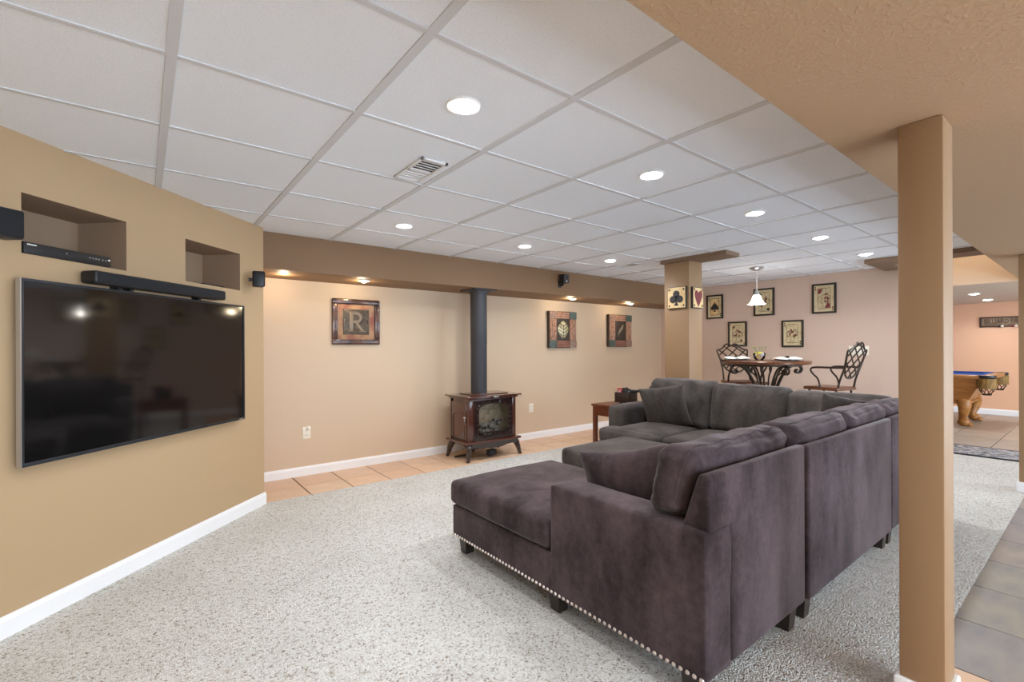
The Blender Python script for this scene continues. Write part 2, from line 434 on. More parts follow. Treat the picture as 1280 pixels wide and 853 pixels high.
# --- television wall (45 degrees) with two niches
TVM = Matrix.Translation((-1.688, 1.688, 0)) @ Matrix.Rotation(R(45), 4, 'Z')       # local x along the wall, -y into the room
def tv_wall():
    s = [0.9, 1.797, 2.293, 2.69, 3.184, 3.45]; z = [0, 1.65, 1.917, 2.21]
    b = bmesh.new()
    def quad(*p): b.faces.new([b.verts.new(q) for q in p])
    for i in range(5):
        for j in range(3):
            if j == 1 and i in (1, 3): continue
            quad((s[i], 0, z[j]), (s[i + 1], 0, z[j]), (s[i + 1], 0, z[j + 1]), (s[i], 0, z[j + 1]))
    e = Vector((0.7071, 0.7071, 0)) * 0.95              # end returns straight back (world +Y)
    quad((3.45, 0, 0), (3.45 + e.x, e.y, 0), (3.45 + e.x, e.y, 2.21), (3.45, 0, 2.21))
    bmesh.ops.remove_doubles(b, verts=b.verts, dist=1e-5)
    bmesh.ops.recalc_face_normals(b, faces=b.faces[:])
    mb = MB(); mb._merge(b, TVM)
    o = struct(mb, 'wall_left', 'tan')
    for s0, s1 in ((1.797, 2.293), (2.69, 3.184)):
        b = bmesh.new(); d = 0.30
        def q(*p): b.faces.new([b.verts.new(x) for x in p])
        q((s0, d, 1.65), (s1, d, 1.65), (s1, d, 1.917), (s0, d, 1.917))
        q((s0, 0, 1.65), (s0, d, 1.65), (s0, d, 1.917), (s0, 0, 1.917))
        q((s1, 0, 1.65), (s1, d, 1.65), (s1, d, 1.917), (s1, 0, 1.917))
        q((s0, 0, 1.65), (s1, 0, 1.65), (s1, d, 1.65), (s0, d, 1.65))
        q((s0, 0, 1.917), (s1, 0, 1.917), (s1, d, 1.917), (s0, d, 1.917))
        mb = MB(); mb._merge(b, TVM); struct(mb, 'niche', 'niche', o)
tv_wall()
struct(MB().box(0.76, 7.2, Y_B, Y_B + 0.1, 0, 2.25), 'wall_back', 'tan_back')
struct(MB().box(X_R, X_R + 0.14, 1.55, Y_B, 0, 2.25), 'wall_right', 'dining')
struct(MB().box(-1.15, -1.05, -3.0, 2.35, 0, 2.25), 'wall_side', 'tan')
# unseen side behind the camera: opening added for fill light, only piers stand
struct(MB().box(-1.15, -0.7, -3.1, -3.0, 0, 2.25).box(3.6, 5.6, -3.1, -3.0, 0, 2.25).box(10.6, 11.95, -3.1, -3.0, 0, 2.25), 'wall_front', 'tan')  # middle pier widened to keep the opening's glare off the framed letter's glass
struct(MB().box(11.85, 11.95, -3.0, 4.9, 0, 2.25), 'wall_far', 'orange')
struct(MB().box(7.19, 11.95, 4.8, 4.9, 0, 2.25), 'wall_far_side', 'orange')
# --- beams, bulkhead, lower ceilings
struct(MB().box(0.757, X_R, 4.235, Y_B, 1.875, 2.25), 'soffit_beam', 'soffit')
struct(MB().box(-1.05, 8.15, -3.0, 0.655, BULK, 2.3), 'bulkhead_beam', 'knock')
struct(MB().box(8.15, 11.85, -3.0, 4.8, BULK, 2.7).box(7.19, 8.15, 1.5, 4.8, BULK, 2.7), 'ceiling.001', 'pool_ceil')
struct(MB().box(4.50, 4.77, 2.33, 3.075, 2.135, 2.18), 'column_beam', 'brown')
struct(MB().box(6.25, 6.6, 0.655, 1.68, 2.13, 2.2).box(6.6, X_R, 1.49, 1.68, 2.13, 2.2), 'recess_beam', 'brown')
rw = MB().box(8.10, 8.15, 0.655, 1.5, BULK, 2.75).box(6.6, 8.15, 1.49, 1.55, 2.2, 2.75).box(6.55, 6.6, 0.655, 1.5, 2.2, 2.75)
rw.box(6.6, 8.15, 0.6, 0.655, 2.3, 2.75).box(6.55, 8.15, 0.6, 1.55, 2.7, 2.78)
struct(rw, 'recess_wall', 'cream')
# --- columns
def column(x0, x1, y0, y1, ztop, base=True):
    o = struct(MB().box(x0, x1, y0, y1, 0, ztop, 0.006, 2), 'column', 'column', smooth=30)
    if base:
        p = 0.014
        mb = MB().prism([(x0 - p, y0 - p), (x1 + p, y0 - p), (x1 + p, y1 + p), (x0 - p, y1 + p)], 0, 0.085, bev=0.006)
        struct(mb, 'baseboard', 'white', o)
    return o
column(2.06, 2.205, 0.338, 0.458, BULK)
column(4.535, 4.79, 2.75, 3.05, 2.14)
column(5.765, 5.91, 0.35, 0.482, BULK)
# --- baseboards
def base_run(p0, p1, name, h=0.088, t=0.014):
    p0, p1 = Vector(p0), Vector(p1); d = p1 - p0; a = math.atan2(d.y, d.x)
    prof = [(0, 0), (-t, 0), (-t, h * 0.78), (-t * 0.45, h), (0, h)]
    Mx = Matrix.Translation((p0.x, p0.y, 0)) @ Matrix.Rotation(a, 4, 'Z') @ Matrix(((0, 0, 1, 0), (1, 0, 0, 0), (0, 1, 0, 0), (0, 0, 0, 1)))
    struct(MB().prism(prof, 0, d.length, Mx), name, 'white')
base_run((-1.05, 2.326), (0.757, 4.133), 'baseboard_left', 0.092)
base_run((0.757, Y_B), (X_R, Y_B), 'baseboard_back')
base_run((X_R, Y_B), (X_R, 1.55), 'baseboard_right')
base_run((11.85, 4.8), (11.85, -3.0), 'baseboard_far', 0.10)
# --- floors
cf = MB().box(-1.05, 7.22, 0.44, 4.14, -0.03, 0.0).box(-1.05, 0.757, 4.14, 4.2, -0.03, 0)
struct(cf, 'carpet_floor', 'carpet')
hf = struct(MB().box(0.7, 7.2, 4.14, 4.9, -0.04, -0.006), 'hearth_floor', 'grout')
TW = 0.355
t0 = MB().box(0, TW - 0.008, 0, 0.362, -0.006, 0.0, 0.002, 1)
t1 = MB().box(0, TW - 0.008, 0, 0.284, -0.006, 0.0, 0.002, 1)
t0 = t0.obj('tile', 'terracotta', hf); t1 = t1.obj('tile', 'terracotta', hf)
t0.location = (0.757, 4.436, 0); t1.location = (0.757, 4.144, 0)
for i in range(18):
    x = 1.114 + i * TW
    if x + TW > X_R + 0.2: break
    inst(t0, 'tile', hf, (x, 4.436, 0)); inst(t1, 'tile', hf, (x, 4.144, 0))
sf = struct(MB().box(-1.05, 11.9, -3.0, 0.44, -0.04, -0.006).box(7.22, 11.9, 0.44, 4.8, -0.04, -0.006), 'tile_floor', 'greygrout')
SW = 0.4555
tmesh = {}
first = None
for i in range(-1, 28):
    for j in range(-5, 6):
        x = 2.43 + (i - 4) * SW + 0.004; y = 0.4475 + (j - 1) * SW
        if x > 11.9 or (j >= 1 and x < 7.0) or y > 3.0: continue
        if j >= 1 and x < 7.22: continue
        if first is None:
            first = MB().box(0, SW - 0.007, 0, SW - 0.007, -0.006, 0.0, 0.002, 1).obj('tile', 'slate', sf); first.location = (x, y, 0)
        else:
            o = inst(first, 'tile', sf, (x, y, 0))
            if (j < 1 and x < 2.1) or x > 7.2:
                k_ = 'terracotta' if x < 2.1 else 'slate_lamplit'
                if k_ not in tmesh: tmesh[k_] = o.data.copy(); tmesh[k_].materials[0] = M[k_]
                o.data = tmesh[k_]
# --- ceiling with lay-in tiles
ce = struct(MB().box(-1.05, 6.25, 0.6, 4.3, 2.192, 2.25).box(6.25, X_R, 1.6, 4.3, 2.192, 2.25), 'ceiling', 'white')
G, GX, GY = 0.6096, 0.0764, 0.0401
def ctile(sx, sy):
    return MB().box(0, sx, 0, sy, 0.0, 0.012, 0.001, 1)
ct = None
for i in range(-2, 12):
    for j in range(1, 7):
        x0, y0 = GX + i * G, GY + j * G
        if y0 - (x0 + G) > 3.376: continue
        x1, y1 = min(x0 + G, X_R), min(y0 + G, 4.25)
        if x0 >= 6.2 and y1 < 1.7: continue
        if x0 > 5.5 and x1 > 6.26 and y1 < 1.7: x1 = 6.26
        full = abs(x1 - x0 - G) < 1e-6 and abs(y1 - y0 - G) < 1e-6
        if full and ct is not None: inst(ct, 'ceiling_tile', ce, (x0 + 0.005, y0 + 0.005, 2.1745))
        else:
            o = ctile(x1 - x0 - 0.01, y1 - y0 - 0.01).obj('ceiling_tile', 'tile_ceiling', ce); o.location = (x0 + 0.005, y0 + 0.005, 2.1745)
            if full: ct = o
for i in range(-1, 12):
    x = GX + i * G
    ytop = min(4.24, x + 3.38)
    y0 = 0.655 if x < 6.2 else 1.68
    MB().box(x - 0.016, x + 0.016, y0, ytop, 2.1685, 2.1755, 0.001, 1).obj('grid_bar', 'tbar', ce)
for j in range(2, 7):
    y = GY + j * G
    MB().box(max(-1.05, y - 3.38), X_R if y > 1.68 else 6.25, y - 0.011, y + 0.011, 2.1692, 2.1757, 0.001, 1).obj('grid_bar', 'tbar', ce)

# ================================================================== LIGHT FITTINGS
DL = (0.93, 0.98, 1.06)
def downlight_proto(name, r, z, bulbm):
    t = thing(name, '', 'light', (0, 0, z), 0)
    MB().lathe([(r * 0.74, -0.001), (r * 0.80, -0.007), (r * 0.95, -0.008), (r, -0.002), (r, 0.001), (r * 0.74, 0.001)], 28, cap=False).obj('trim_ring', 'white', t)
    MB().lathe([(0, -0.016), (r * 0.3, -0.0145), (r * 0.55, -0.009), (r * 0.74, 0.0)], 28, cap=False).obj('bulb', bulbm, t)
    return t
spots = [(0.991, 1.564, 'recessed downlight in the ceiling beside the air vent, largest of the lit ones'),
         (2.210, 1.564, 'recessed ceiling downlight one bay beyond the biggest downlight, along the tan bulkhead'),
         (3.429, 1.564, 'recessed ceiling downlight, third from the camera in the row along the bulkhead'),
         (4.648, 1.564, 'recessed ceiling downlight, fourth from the camera in the row along the bulkhead'),
         (5.867, 1.564, 'recessed ceiling downlight beside the brown recess trim, last in the bulkhead row'),
         (1.600, 3.393, 'recessed ceiling downlight above the framed letter, first in the row by the soffit'),
         (2.819, 3.393, 'recessed ceiling downlight out from the stove pipe, second in the soffit row'),
         (4.038, 3.393, 'recessed ceiling downlight beside the small far ceiling vent, last in the soffit row')]
pr = downlight_proto('recessed_downlight', 0.068, 2.1745, 'bulb')
for k, (x, y, lab) in enumerate(spots):
    o = pr if k == 0 else dup(pr, (x, y, 2.1745))
    o.location = (x, y, 2.1745); o['label'] = lab; o['group'] = 'recessed ceiling downlights'
    lamp('downlight_or_fill_lamp', (x, y, 2.150), W_DOWN, DL, 0.05, spot=160)
lamp('downlight_or_fill_lamp', (-0.228, 1.564, 2.150), W_DOWN, DL, 0.05, spot=160)
for x, y in ((0.2, -1.3), (2.2, -1.3), (4.2, -1.3), (6.2, -1.3)):  # unseen fill lamps added under the bulkhead behind the camera, without fittings
    lamp('downlight_or_fill_lamp', (x, y, BULK - 0.02), W_BACK, DL, 0.06, spot=160)
# pool room downlights
pp = downlight_proto('pool_room_downlight', 0.07, BULK, 'bulb')
for k, (x, y, lab) in enumerate(((9.60, 1.245, 'recessed downlight in the pool room ceiling, the nearer of two'), (11.0, 1.265, 'recessed downlight in the pool room ceiling, closer to the sign wall'))):
    o = pp if k == 0 else dup(pp, (x, y, BULK))
    o.location = (x, y, BULK); o['label'] = lab; o['group'] = 'pool room downlights'
    lamp('downlight_or_fill_lamp', (x, y, BULK - 0.02), W_POOL, DL, 0.05, spot=160)
lamp('downlight_or_fill_lamp', (10.0, -1.2, BULK - 0.02), W_POOL, DL, 0.05, spot=160)
lamp('downlight_or_fill_lamp', (10.0, 3.2, BULK - 0.02), W_POOL, DL, 0.05, spot=160)
lamp('recess_lamp', (7.3, 1.0, 2.62), W_TRAY, (1, 0.93, 0.80), 0.06)
# soffit picture lights
sp = thing('soffit_picture_light', '', 'light', (0, 0, 1.875))
MB().lathe([(0.03, -0.001), (0.034, -0.01), (0.05, -0.012), (0.055, 0.0), (0.03, 0.0)], 20, cap=False).obj('trim_ring', 'white', sp)
MB().lathe([(0, -0.026), (0.016, -0.024), (0.028, -0.014), (0.031, 0)], 20, cap=False).obj('bulb', 'warmbulb', sp)
for k, (x, y, lab) in enumerate(((1.67, 4.42, 'warm picture light under the soffit above the framed letter'),
                                 (4.50, 4.42, 'warm picture light under the soffit above the leaf plaque'),
                                 (5.72, 4.42, 'warm picture light under the soffit above the feather plaque'))):
    o = sp if k == 0 else dup(sp, (x, y, 1.875))
    o.location = (x, y, 1.875); o['label'] = lab; o['group'] = 'soffit picture lights'
    lamp('picture_lamp', (x, y + 0.05, 1.83), W_SOFFIT, (1, 0.80, 0.52), 0.03)
lamp('picture_lamp', (0.98, 4.50, 1.83), W_SOFFIT * 0.9, (1, 0.80, 0.55), 0.03)

# ceiling vents
def vent(x, y, sx, sy, label, rz=0):
    t = thing('ceiling_vent', label, 'vent', (x, y, 2.1685), rz)
    mb = MB()
    for a in (-1, 1):
        mb.box(-sx / 2, sx / 2, a * sy / 2 - 0.016 * (a > 0), a * sy / 2 + 0.016 * (a < 0), -0.006, 0.004, 0.001, 1)
        mb.box(a * sx / 2 - 0.016 * (a > 0), a * sx / 2 + 0.016 * (a < 0), -sy / 2, sy / 2, -0.006, 0.004, 0.001, 1)
    mb.box(-sx / 2, sx / 2, -0.008, 0.008, -0.006, 0.004, 0.001, 1)
    mb.obj('frame', 'vent', t)
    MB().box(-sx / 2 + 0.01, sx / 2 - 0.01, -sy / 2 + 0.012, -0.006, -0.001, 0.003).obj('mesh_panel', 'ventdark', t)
    MB().box(-sx / 2 + 0.01, sx / 2 - 0.01, 0.006, sy / 2 - 0.012, -0.001, 0.003).obj('mesh_panel', 'tbar', t)
    n = int(sy / 0.03)
    for k in range(1, n):
        yy = -sy / 2 + k * sy / n
        MB().box(-sx / 2 + 0.016, sx / 2 - 0.016, yy - 0.002, yy + 0.002, -0.004, 0.0).obj('slat', 'vent', t)
vent(1.165, 2.27, 0.15, 0.33, 'white rectangular air vent in the ceiling beside the biggest downlight')
vent(4.40, 3.46, 0.15, 0.30, 'small far ceiling vent beyond the last downlight, above the leaf plaque', R(0))

# pendant
pt = thing('pendant_lamp', 'white bell-shaped glass pendant lamp hanging over the bistro table', 'lamp', (5.812, 2.634, CEIL - 0.002))
MB().lathe([(0.0, -0.035), (0.02, -0.034), (0.075, -0.008), (0.08, 0.0), (0, 0)], 24, cap=False).obj('ceiling_canopy', 'silver', pt)
MB().cyl((0, 0, -0.28), (0, 0, -0.03), 0.0055, n=8).obj('rod', 'white', pt)
MB().lathe([(0.008, -0.26), (0.02, -0.28), (0.028, -0.31), (0.03, -0.33)], 16).obj('socket', 'silver', pt)
MB().lathe([(0.028, -0.322), (0.04, -0.335), (0.05, -0.36), (0.06, -0.39), (0.078, -0.42), (0.1, -0.437), (0.098, -0.438), (0.074, -0.417), (0.056, -0.39), (0.044, -0.355), (0.026, -0.33)], 28, cap=False).obj('shade', 'shade', pt)
lamp('pendant_bulb', (5.812, 2.634, 1.745), W_PEND, (1, 0.93, 0.82), 0.03)

# ================================================================== TELEVISION WALL THINGS
def on_tv(s, z, n=0.0): 
    v = TVM @ Vector((s, -n, z)); return (v.x, v.y, v.z)
A45 = R(45)
tv = thing('television', 'large flat black television mounted on the tan angled wall', 'television', on_tv(2.4565, 0.714, -0.024), A45)
Wt, Ht = 1.407, 0.820
MB().box(-Wt / 2, Wt / 2, -0.068, -0.054, 0, Ht, 0.004).obj('housing', 'blackp', tv)
mb = MB()
bz = 0.013
mb.box(-Wt / 2, Wt / 2, -0.078, -0.066, 0, bz * 1.3, 0.002).box(-Wt / 2, Wt / 2, -0.078, -0.066, Ht - bz, Ht, 0.002)
mb.box(-Wt / 2, -Wt / 2 + bz, -0.078, -0.066, bz, Ht - bz, 0.002).box(Wt / 2 - bz, Wt / 2, -0.078, -0.066, bz, Ht - bz, 0.002)
mb.obj('bezel', 'graphite', tv)
MB().box(-Wt / 2 - 0.003, -Wt / 2 + 0.002, -0.079, -0.056, 0, Ht).obj('side_trim', 'silver', tv)
MB().box(-Wt / 2 + bz, Wt / 2 - bz, -0.0725, -0.067, bz, Ht - bz).obj('screen', 'screen', tv)
MB().box(-0.3, 0.3, -0.055, 0.023, 0.2, 0.62).obj('wall_mount', 'blackp', tv)
MB().box(Wt / 2 - 0.06, Wt / 2 - 0.025, -0.0795, -0.078, 0.004, 0.012).obj('badge', 'silver', tv)
sb = thing('soundbar', 'long black soundbar mounted on the wall just above the television', 'speaker', on_tv(2.4765, 1.549), A45)
MB().box(-0.4415, 0.4415, -0.10, -0.012, 0, 0.062, 0.012, 3).obj('cabinet', 'blackp', sb)
MB().box(-0.428, 0.428, -0.104, -0.098, 0.008, 0.054, 0.002).obj('grille', 'blackc', sb)
for a in (-0.27, -0.2, 0.27):
    MB().box(a - 0.01, a + 0.01, -0.05, 0.0, -0.014, 0.004).obj('bracket', 'blackp', sb)
dv = thing('disc_player', 'slim black disc player lying in the bigger wall niche', 'disc player', on_tv(1.998, 1.65, -0.0), A45)
MB().box(-0.198, 0.198, -0.002, 0.24, 0.0, 0.052, 0.003).obj('case', 'blackp', dv)
MB().box(-0.198, 0.198, -0.008, -0.001, 0.002, 0.052, 0.002).obj('front_panel', 'blackp', dv)
MB().box(-0.16, 0.02, -0.0095, -0.007, 0.024, 0.027).obj('disc_slot', 'graphite', dv)
for k in range(7): MB().box(-0.185 + k * 0.0055, -0.181 + k * 0.0055, -0.0095, -0.007, 0.039, 0.045).obj('badge', 'china', dv)
for k, x in enumerate((-0.02, 0.09, 0.105, 0.12, 0.135, 0.155, 0.172)):
    MB().cyl((x, -0.007, 0.032), (x, -0.0105, 0.032), 0.003, n=8).obj('button', 'silver', dv)
MB().cyl((0.188, -0.007, 0.036), (0.188, -0.011, 0.036), 0.005, n=10).obj('button', 'china', dv)
sd = thing('media_box', 'thin black media box lying in the smaller wall niche', 'media box', on_tv(2.95, 1.65), A45)
MB().box(-0.09, 0.09, 0.012, 0.15, 0.0, 0.010, 0.002).obj('case', 'blackp', sd)
def sat_speaker(loc, rz, label, sz=0.09, hgt=0.12, mountlen=0.05):
    t = thing('satellite_speaker', label, 'speaker', loc, rz)
    a = sz / 2
    MB().prism([(-a, 0), (a, 0), (a * 0.75, sz * 0.95), (-a * 0.75, sz * 0.95)], 0, hgt, bev=0.006).obj('cabinet', 'blackp', t)
    MB().box(-a * 0.94, a * 0.94, -0.006, 0.002, 0.006, hgt - 0.006, 0.003).obj('grille', 'blackc', t)
    MB().cyl((0, sz * 0.9, hgt * 0.45), (0, sz * 0.95 + mountlen, hgt * 0.45), 0.012, n=10).obj('bracket', 'blackp', t)
    return t
sat_speaker(on_tv(1.665, 1.682, 0.125), R(45 - 8), 'small black satellite speaker beside the bigger niche, at the edge of the photo', 0.09, 0.12, 0.03)
sat_speaker(on_tv(3.29, 1.685, 0.115), R(45 + 38), 'small black satellite speaker on the tan wall corner beside the smaller niche', 0.08, 0.115, 0.025)
for s_, z_ in ((3.32, 1.86), (2.52, 1.99)):
    pass

# ================================================================== STOVE
st = thing('gas_stove', 'brown enamel freestanding gas stove with arched glass on curved legs', 'stove', (3.06, 4.42, 0))
def L(x, y, z): return (x - 3.06, y - 4.42, z)
bx = lambda mb, x0, x1, y0, y1, z0, z1, bev=0.0: mb.box(x0 - 3.06, x1 - 3.06, y0 - 4.42, y1 - 4.42, z0, z1, bev)
bx(MB(), 2.685, 3.425, 4.185, 4.66, 0.682, 0.70, 0.006).obj('top_plate', 'enamel', st)
mb = MB(); bx(mb, 2.72, 3.39, 4.215, 4.63, 0.660, 0.683, 0.004); bx(mb, 2.82, 3.30, 4.28, 4.56, 0.70, 0.712, 0.004); mb.obj('top_moulding', 'enamel', st)
mb = MB(); bx(mb, 2.735, 2.80, 4.235, 4.60, 0.21, 0.662, 0.004); bx(mb, 3.32, 3.375, 4.235, 4.60, 0.21, 0.662, 0.004)
bx(mb, 2.735, 3.375, 4.55, 4.61, 0.21, 0.662); bx(mb, 2.80, 3.32, 4.26, 4.56, 0.645, 0.66); bx(mb, 2.80, 3.32, 4.26, 4.56, 0.21, 0.25)
mb.obj('body', 'enamel', st)
# front door frame with arched opening
def arch(w, h, r, n=12):
    pts = [(-w / 2, 0), (w / 2, 0), (w / 2, h - r)]
    for i in range(1, n): 
        a = math.pi * i / n; pts.append((w / 2 * math.cos(a), h - r + r * math.sin(a)))
    pts.append((-w / 2, h - r)); return pts
def ring_plate(outer, inner, y0, y1, Mx):
    mb = MB(); b = bmesh.new(); n = len(outer)
    def vs(P, y): return [b.verts.new((x, y, z)) for x, z in P]
    a, c, d, e = vs(outer, y0), vs(inner, y0), vs(outer, y1), vs(inner, y1)
    for i in range(n):
        j = (i + 1) % n
        b.faces.new((a[i], a[j], c[j], c[i])); b.faces.new((d[i], e[i], e[j], d[j]))
        b.faces.new((a[i], d[i], d[j], a[j])); b.faces.new((c[i], c[j], e[j], e[i]))
    bmesh.ops.recalc_face_normals(b, faces=b.faces[:]); return mb._merge(b, Mx)
FM = Matrix.Translation((3.06 - 3.06, 0, 0.255))
inner = arch(0.45, 0.37, 0.075); outer = []
for x, z in inner: outer.append((x * 1.30, z * 1.13 - 0.02 if z > 0 else -0.035))
outer = [(-0.262, -0.04), (0.262, -0.04), (0.262, 0.26)] + [(max(-0.262, min(0.262, x * 1.5)), 0.395) for x, z in inner[3:-1]] + [(-0.262, 0.26)]
ring_plate(outer, inner, -0.19, -0.165, FM).obj('door_frame', 'enamel_dark', st)
inn2 = [(x * 0.90, 0.012 + z * 0.93) for x, z in inner]
ring_plate([(x * 1.02, z * 1.02 - 0.003) for x, z in inner], inn2, -0.198, -0.185, FM).obj('glass_surround', 'enamel_dark', st)
# cast lattice over the arch
mb = MB()
for k in range(9):
    a = math.pi * (0.06 + 0.88 * k / 8)
    p0 = (0.212 * math.cos(a), -0.195, 0.255 + 0.29 + 0.065 * math.sin(a)); p1 = (0.240 * math.cos(a), -0.195, 0.255 + 0.29 + 0.095 * math.sin(a))
    mb.tube([p0, p1], 0.006, 5)
for k in range(5):
    for s_ in (-1, 1): mb.tube([(s_ * 0.2, -0.195, 0.28 + k * 0.055), (s_ * 0.235, -0.195, 0.28 + k * 0.055)], 0.006, 5)
mb.tube([(-0.2, -0.196, 0.295), (0.2, -0.196, 0.295)], 0.007, 6)
for k in range(6): mb.tube([(-0.17 + k * 0.068, -0.196, 0.262), (-0.17 + k * 0.068, -0.196, 0.295)], 0.006, 5)
mb.obj('door_grille', 'enamel_dark', st, props={'kind': 'stuff'})
MB().prism(arch(0.425, 0.36, 0.07), -0.005, 0.0, Matrix.Translation((0, -0.178, 0.26)) @ YX).obj('door_glass', 'smoky', st)
mb = MB().box(-0.26, 0.26, 0.02, 0.09, 0.25, 0.645)
for s_ in (-1, 1): mb.box(s_ * 0.262 - 0.01, s_ * 0.262 + 0.01, -0.15, 0.09, 0.25, 0.645)
mb.obj('firebox_lining', 'firebrick', st)
brk = None
for r_ in range(6):
    for c_ in range(4):
        x = -0.25 + c_ * 0.13 + (0.06 if r_ % 2 else 0); 
        if brk is None: brk = MB().box(0, 0.12, 0.008, 0.022, 0, 0.055, 0.003, 1).obj('brick', 'firebrick', st); brk.location = (x, 0, 0.27 + r_ * 0.062)
        elif x + 0.12 < 0.27: inst(brk, 'brick', st, (x, 0, 0.27 + r_ * 0.062))
random.seed(3)
for k in range(9):
    a = (random.uniform(-0.17, 0.05), random.uniform(-0.13, -0.03), 0.27 + random.uniform(0, 0.10))
    b_ = (a[0] + random.uniform(0.1, 0.18), a[1] + random.uniform(-0.05, 0.05), a[2] + random.uniform(-0.05, 0.08))
    r0 = random.uniform(0.018, 0.032)
    pts = [Vector(a).lerp(Vector(b_), q / 5) + Vector((0, 0, random.uniform(-0.008, 0.008))) for q in range(6)]
    MB().tube(pts, [r0 * random.uniform(0.8, 1.1) for _ in pts], 8).obj('log', 'log', st)
# side door panel with arch and latch
SM = Matrix.Translation((-0.325, 0.0, 0.23)) @ Matrix(((0, 0, 1, 0), (1, 0, 0, 0), (0, 1, 0, 0), (0, 0, 0, 1)))
MB().prism([(-0.15, 0), (0.15, 0), (0.15, 0.40), (-0.15, 0.40)], -0.012, 0.004, SM, bev=0.004).obj('side_door', 'enamel', st)
mb = MB(); P = arch(0.24, 0.27, 0.05); mb.tube([SM @ Vector((x, z + 0.015, -0.013)) for x, z in P], 0.006, 6, True); mb.obj('side_moulding', 'enamel', st)
MB().sph((-0.345, -0.13, 0.47), 0.012).obj('latch_knob', 'silver', st)
mb = MB(); bx(mb, 2.695, 3.42, 4.19, 4.655, 0.185, 0.212, 0.008); bx(mb, 2.73, 3.385, 4.22, 4.62, 0.165, 0.188, 0.006); mb.obj('base_plate', 'enamel', st)
mb = MB().prism([(-0.31, 0.19), (0.31, 0.19), (0.31, 0.15), (0.16, 0.142), (0.09, 0.125), (-0.09, 0.125), (-0.16, 0.142), (-0.31, 0.15)], -0.225, -0.205, YX); mb.obj('apron', 'enamel_dark', st)
for sx in (-1, 1):
    for sy in (-1, 1):
        pts = [(sx * 0.29, sy * 0.17, 0.19), (sx * 0.315, sy * 0.185, 0.15), (sx * 0.335, sy * 0.197, 0.10), (sx * 0.345, sy * 0.205, 0.05), (sx * 0.352, sy * 0.21, 0.015), (sx * 0.362, sy * 0.216, 0.008)]
        MB().tube(pts, [0.042, 0.037, 0.03, 0.024, 0.02, 0.014], 8).sph((sx * 0.355, sy * 0.212, 0.014), 0.02, 10, (1.1, 1.1, 0.7)).obj('leg', 'enamel_dark', st)
MB().box(-0.2, 0.23, -0.1, 0.12, 0.10, 0.165, 0.006).obj('burner_box', 'blackp', st)
MB().box(-0.04, 0.06, -0.16, -0.10, 0.02, 0.085, 0.006).cyl((0.01, -0.13, 0.085), (0.01, -0.12, 0.11), 0.006).obj('control_box', 'blackp', st)
MB().tube([(-0.3, 0.05, 0.02), (-0.22, -0.05, 0.05), (-0.15, -0.02, 0.10), (-0.1, 0.02, 0.12)], 0.005, 6).tube([(-0.33, 0.1, 0.008), (-0.2, 0.06, 0.02), (-0.12, 0.03, 0.06), (-0.12, 0.02, 0.12)], 0.012, 6).obj('gas_hose', 'blackp', st)
MB().tube([(0.35, -0.19, 0.66), (0.40, -0.2, 0.665)], 0.005, 6).obj('latch_pin', 'silver', st)
MB().box(-0.035, 0.035, -0.243, -0.235, 0.676, 0.69, 0.002).obj('emblem', 'silver', st)
sp_ = thing('stove_pipe', 'charcoal stove pipe rising from the stove to the soffit', 'stove pipe', (2.985, 4.41, 0.712))
MB().lathe([(0.092, 0), (0.092, 0.55), (0.094, 0.555), (0.094, 1.145)], 36).obj('flue', 'pipe', sp_)
MB().lathe([(0.108, 1.12), (0.112, 1.135), (0.112, 1.15)], 36).obj('collar', 'pipe', sp_)
MB().box(-0.15, 0.15, -0.15, 0.15, 1.148, 1.162, 0.002).obj('flange', 'pipe', sp_)

# ================================================================== WALL PICTURES
def frame_boxes(mb, wd, ht, fw, y0, y1, bev=0.003):
    mb.box(-wd / 2, wd / 2, y0, y1, ht / 2 - fw, ht / 2, bev).box(-wd / 2, wd / 2, y0, y1, -ht / 2, -ht / 2 + fw, bev)
    mb.box(-wd / 2, -wd / 2 + fw, y0, y1, -ht / 2 + fw, ht / 2 - fw, bev).box(wd / 2 - fw, wd / 2, y0, y1, -ht / 2 + fw, ht / 2 - fw, bev)
    return mb
pc = thing('framed_letter_art', 'square bronze-framed picture with embossed letter R on an orange mat', 'picture', (1.728, Y_B, 1.492))
frame_boxes(MB(), 0.49, 0.464, 0.052, -0.032, 0.0, 0.008).obj('frame', 'bronze', pc)
frame_boxes(MB(), 0.40, 0.374, 0.008, -0.026, -0.01, 0.002).obj('inner_lip', 'blackwood', pc)
MB().box(-0.2, 0.2, -0.010, -0.003, -0.19, 0.19).obj('mat_board', 'matmat', pc)
MB().box(-0.135, 0.135, -0.016, -0.009, -0.13, 0.13, 0.002).obj('relief_panel', 'relief', pc)
mb = MB(); frame_boxes(mb, 0.262, 0.252, 0.008, -0.020, -0.014, 0.001)
rp = lambda P: mb.prism(P, -0.024, -0.014, YX, bev=0.002)
rp([(-0.075, -0.10), (-0.035, -0.10), (-0.035, 0.10), (-0.075, 0.10)])
rp([(-0.09, -0.105), (-0.02, -0.105), (-0.02, -0.092), (-0.09, -0.092)]); rp([(-0.09, 0.092), (-0.02, 0.092), (-0.02, 0.105), (-0.09, 0.105)])
bo = [(-0.035, 0.10)] + [(0.0 + 0.055 * math.cos(a), 0.045 + 0.056 * math.sin(a)) for a in [math.pi / 2 - math.pi * k / 10 for k in range(11)]] + [(-0.035, -0.011)]
bi = [(-0.035, 0.075)] + [(0.0 + 0.028 * math.cos(a), 0.045 + 0.030 * math.sin(a)) for a in [math.pi / 2 - math.pi * k / 10 for k in range(11)]] + [(-0.035, 0.015)]
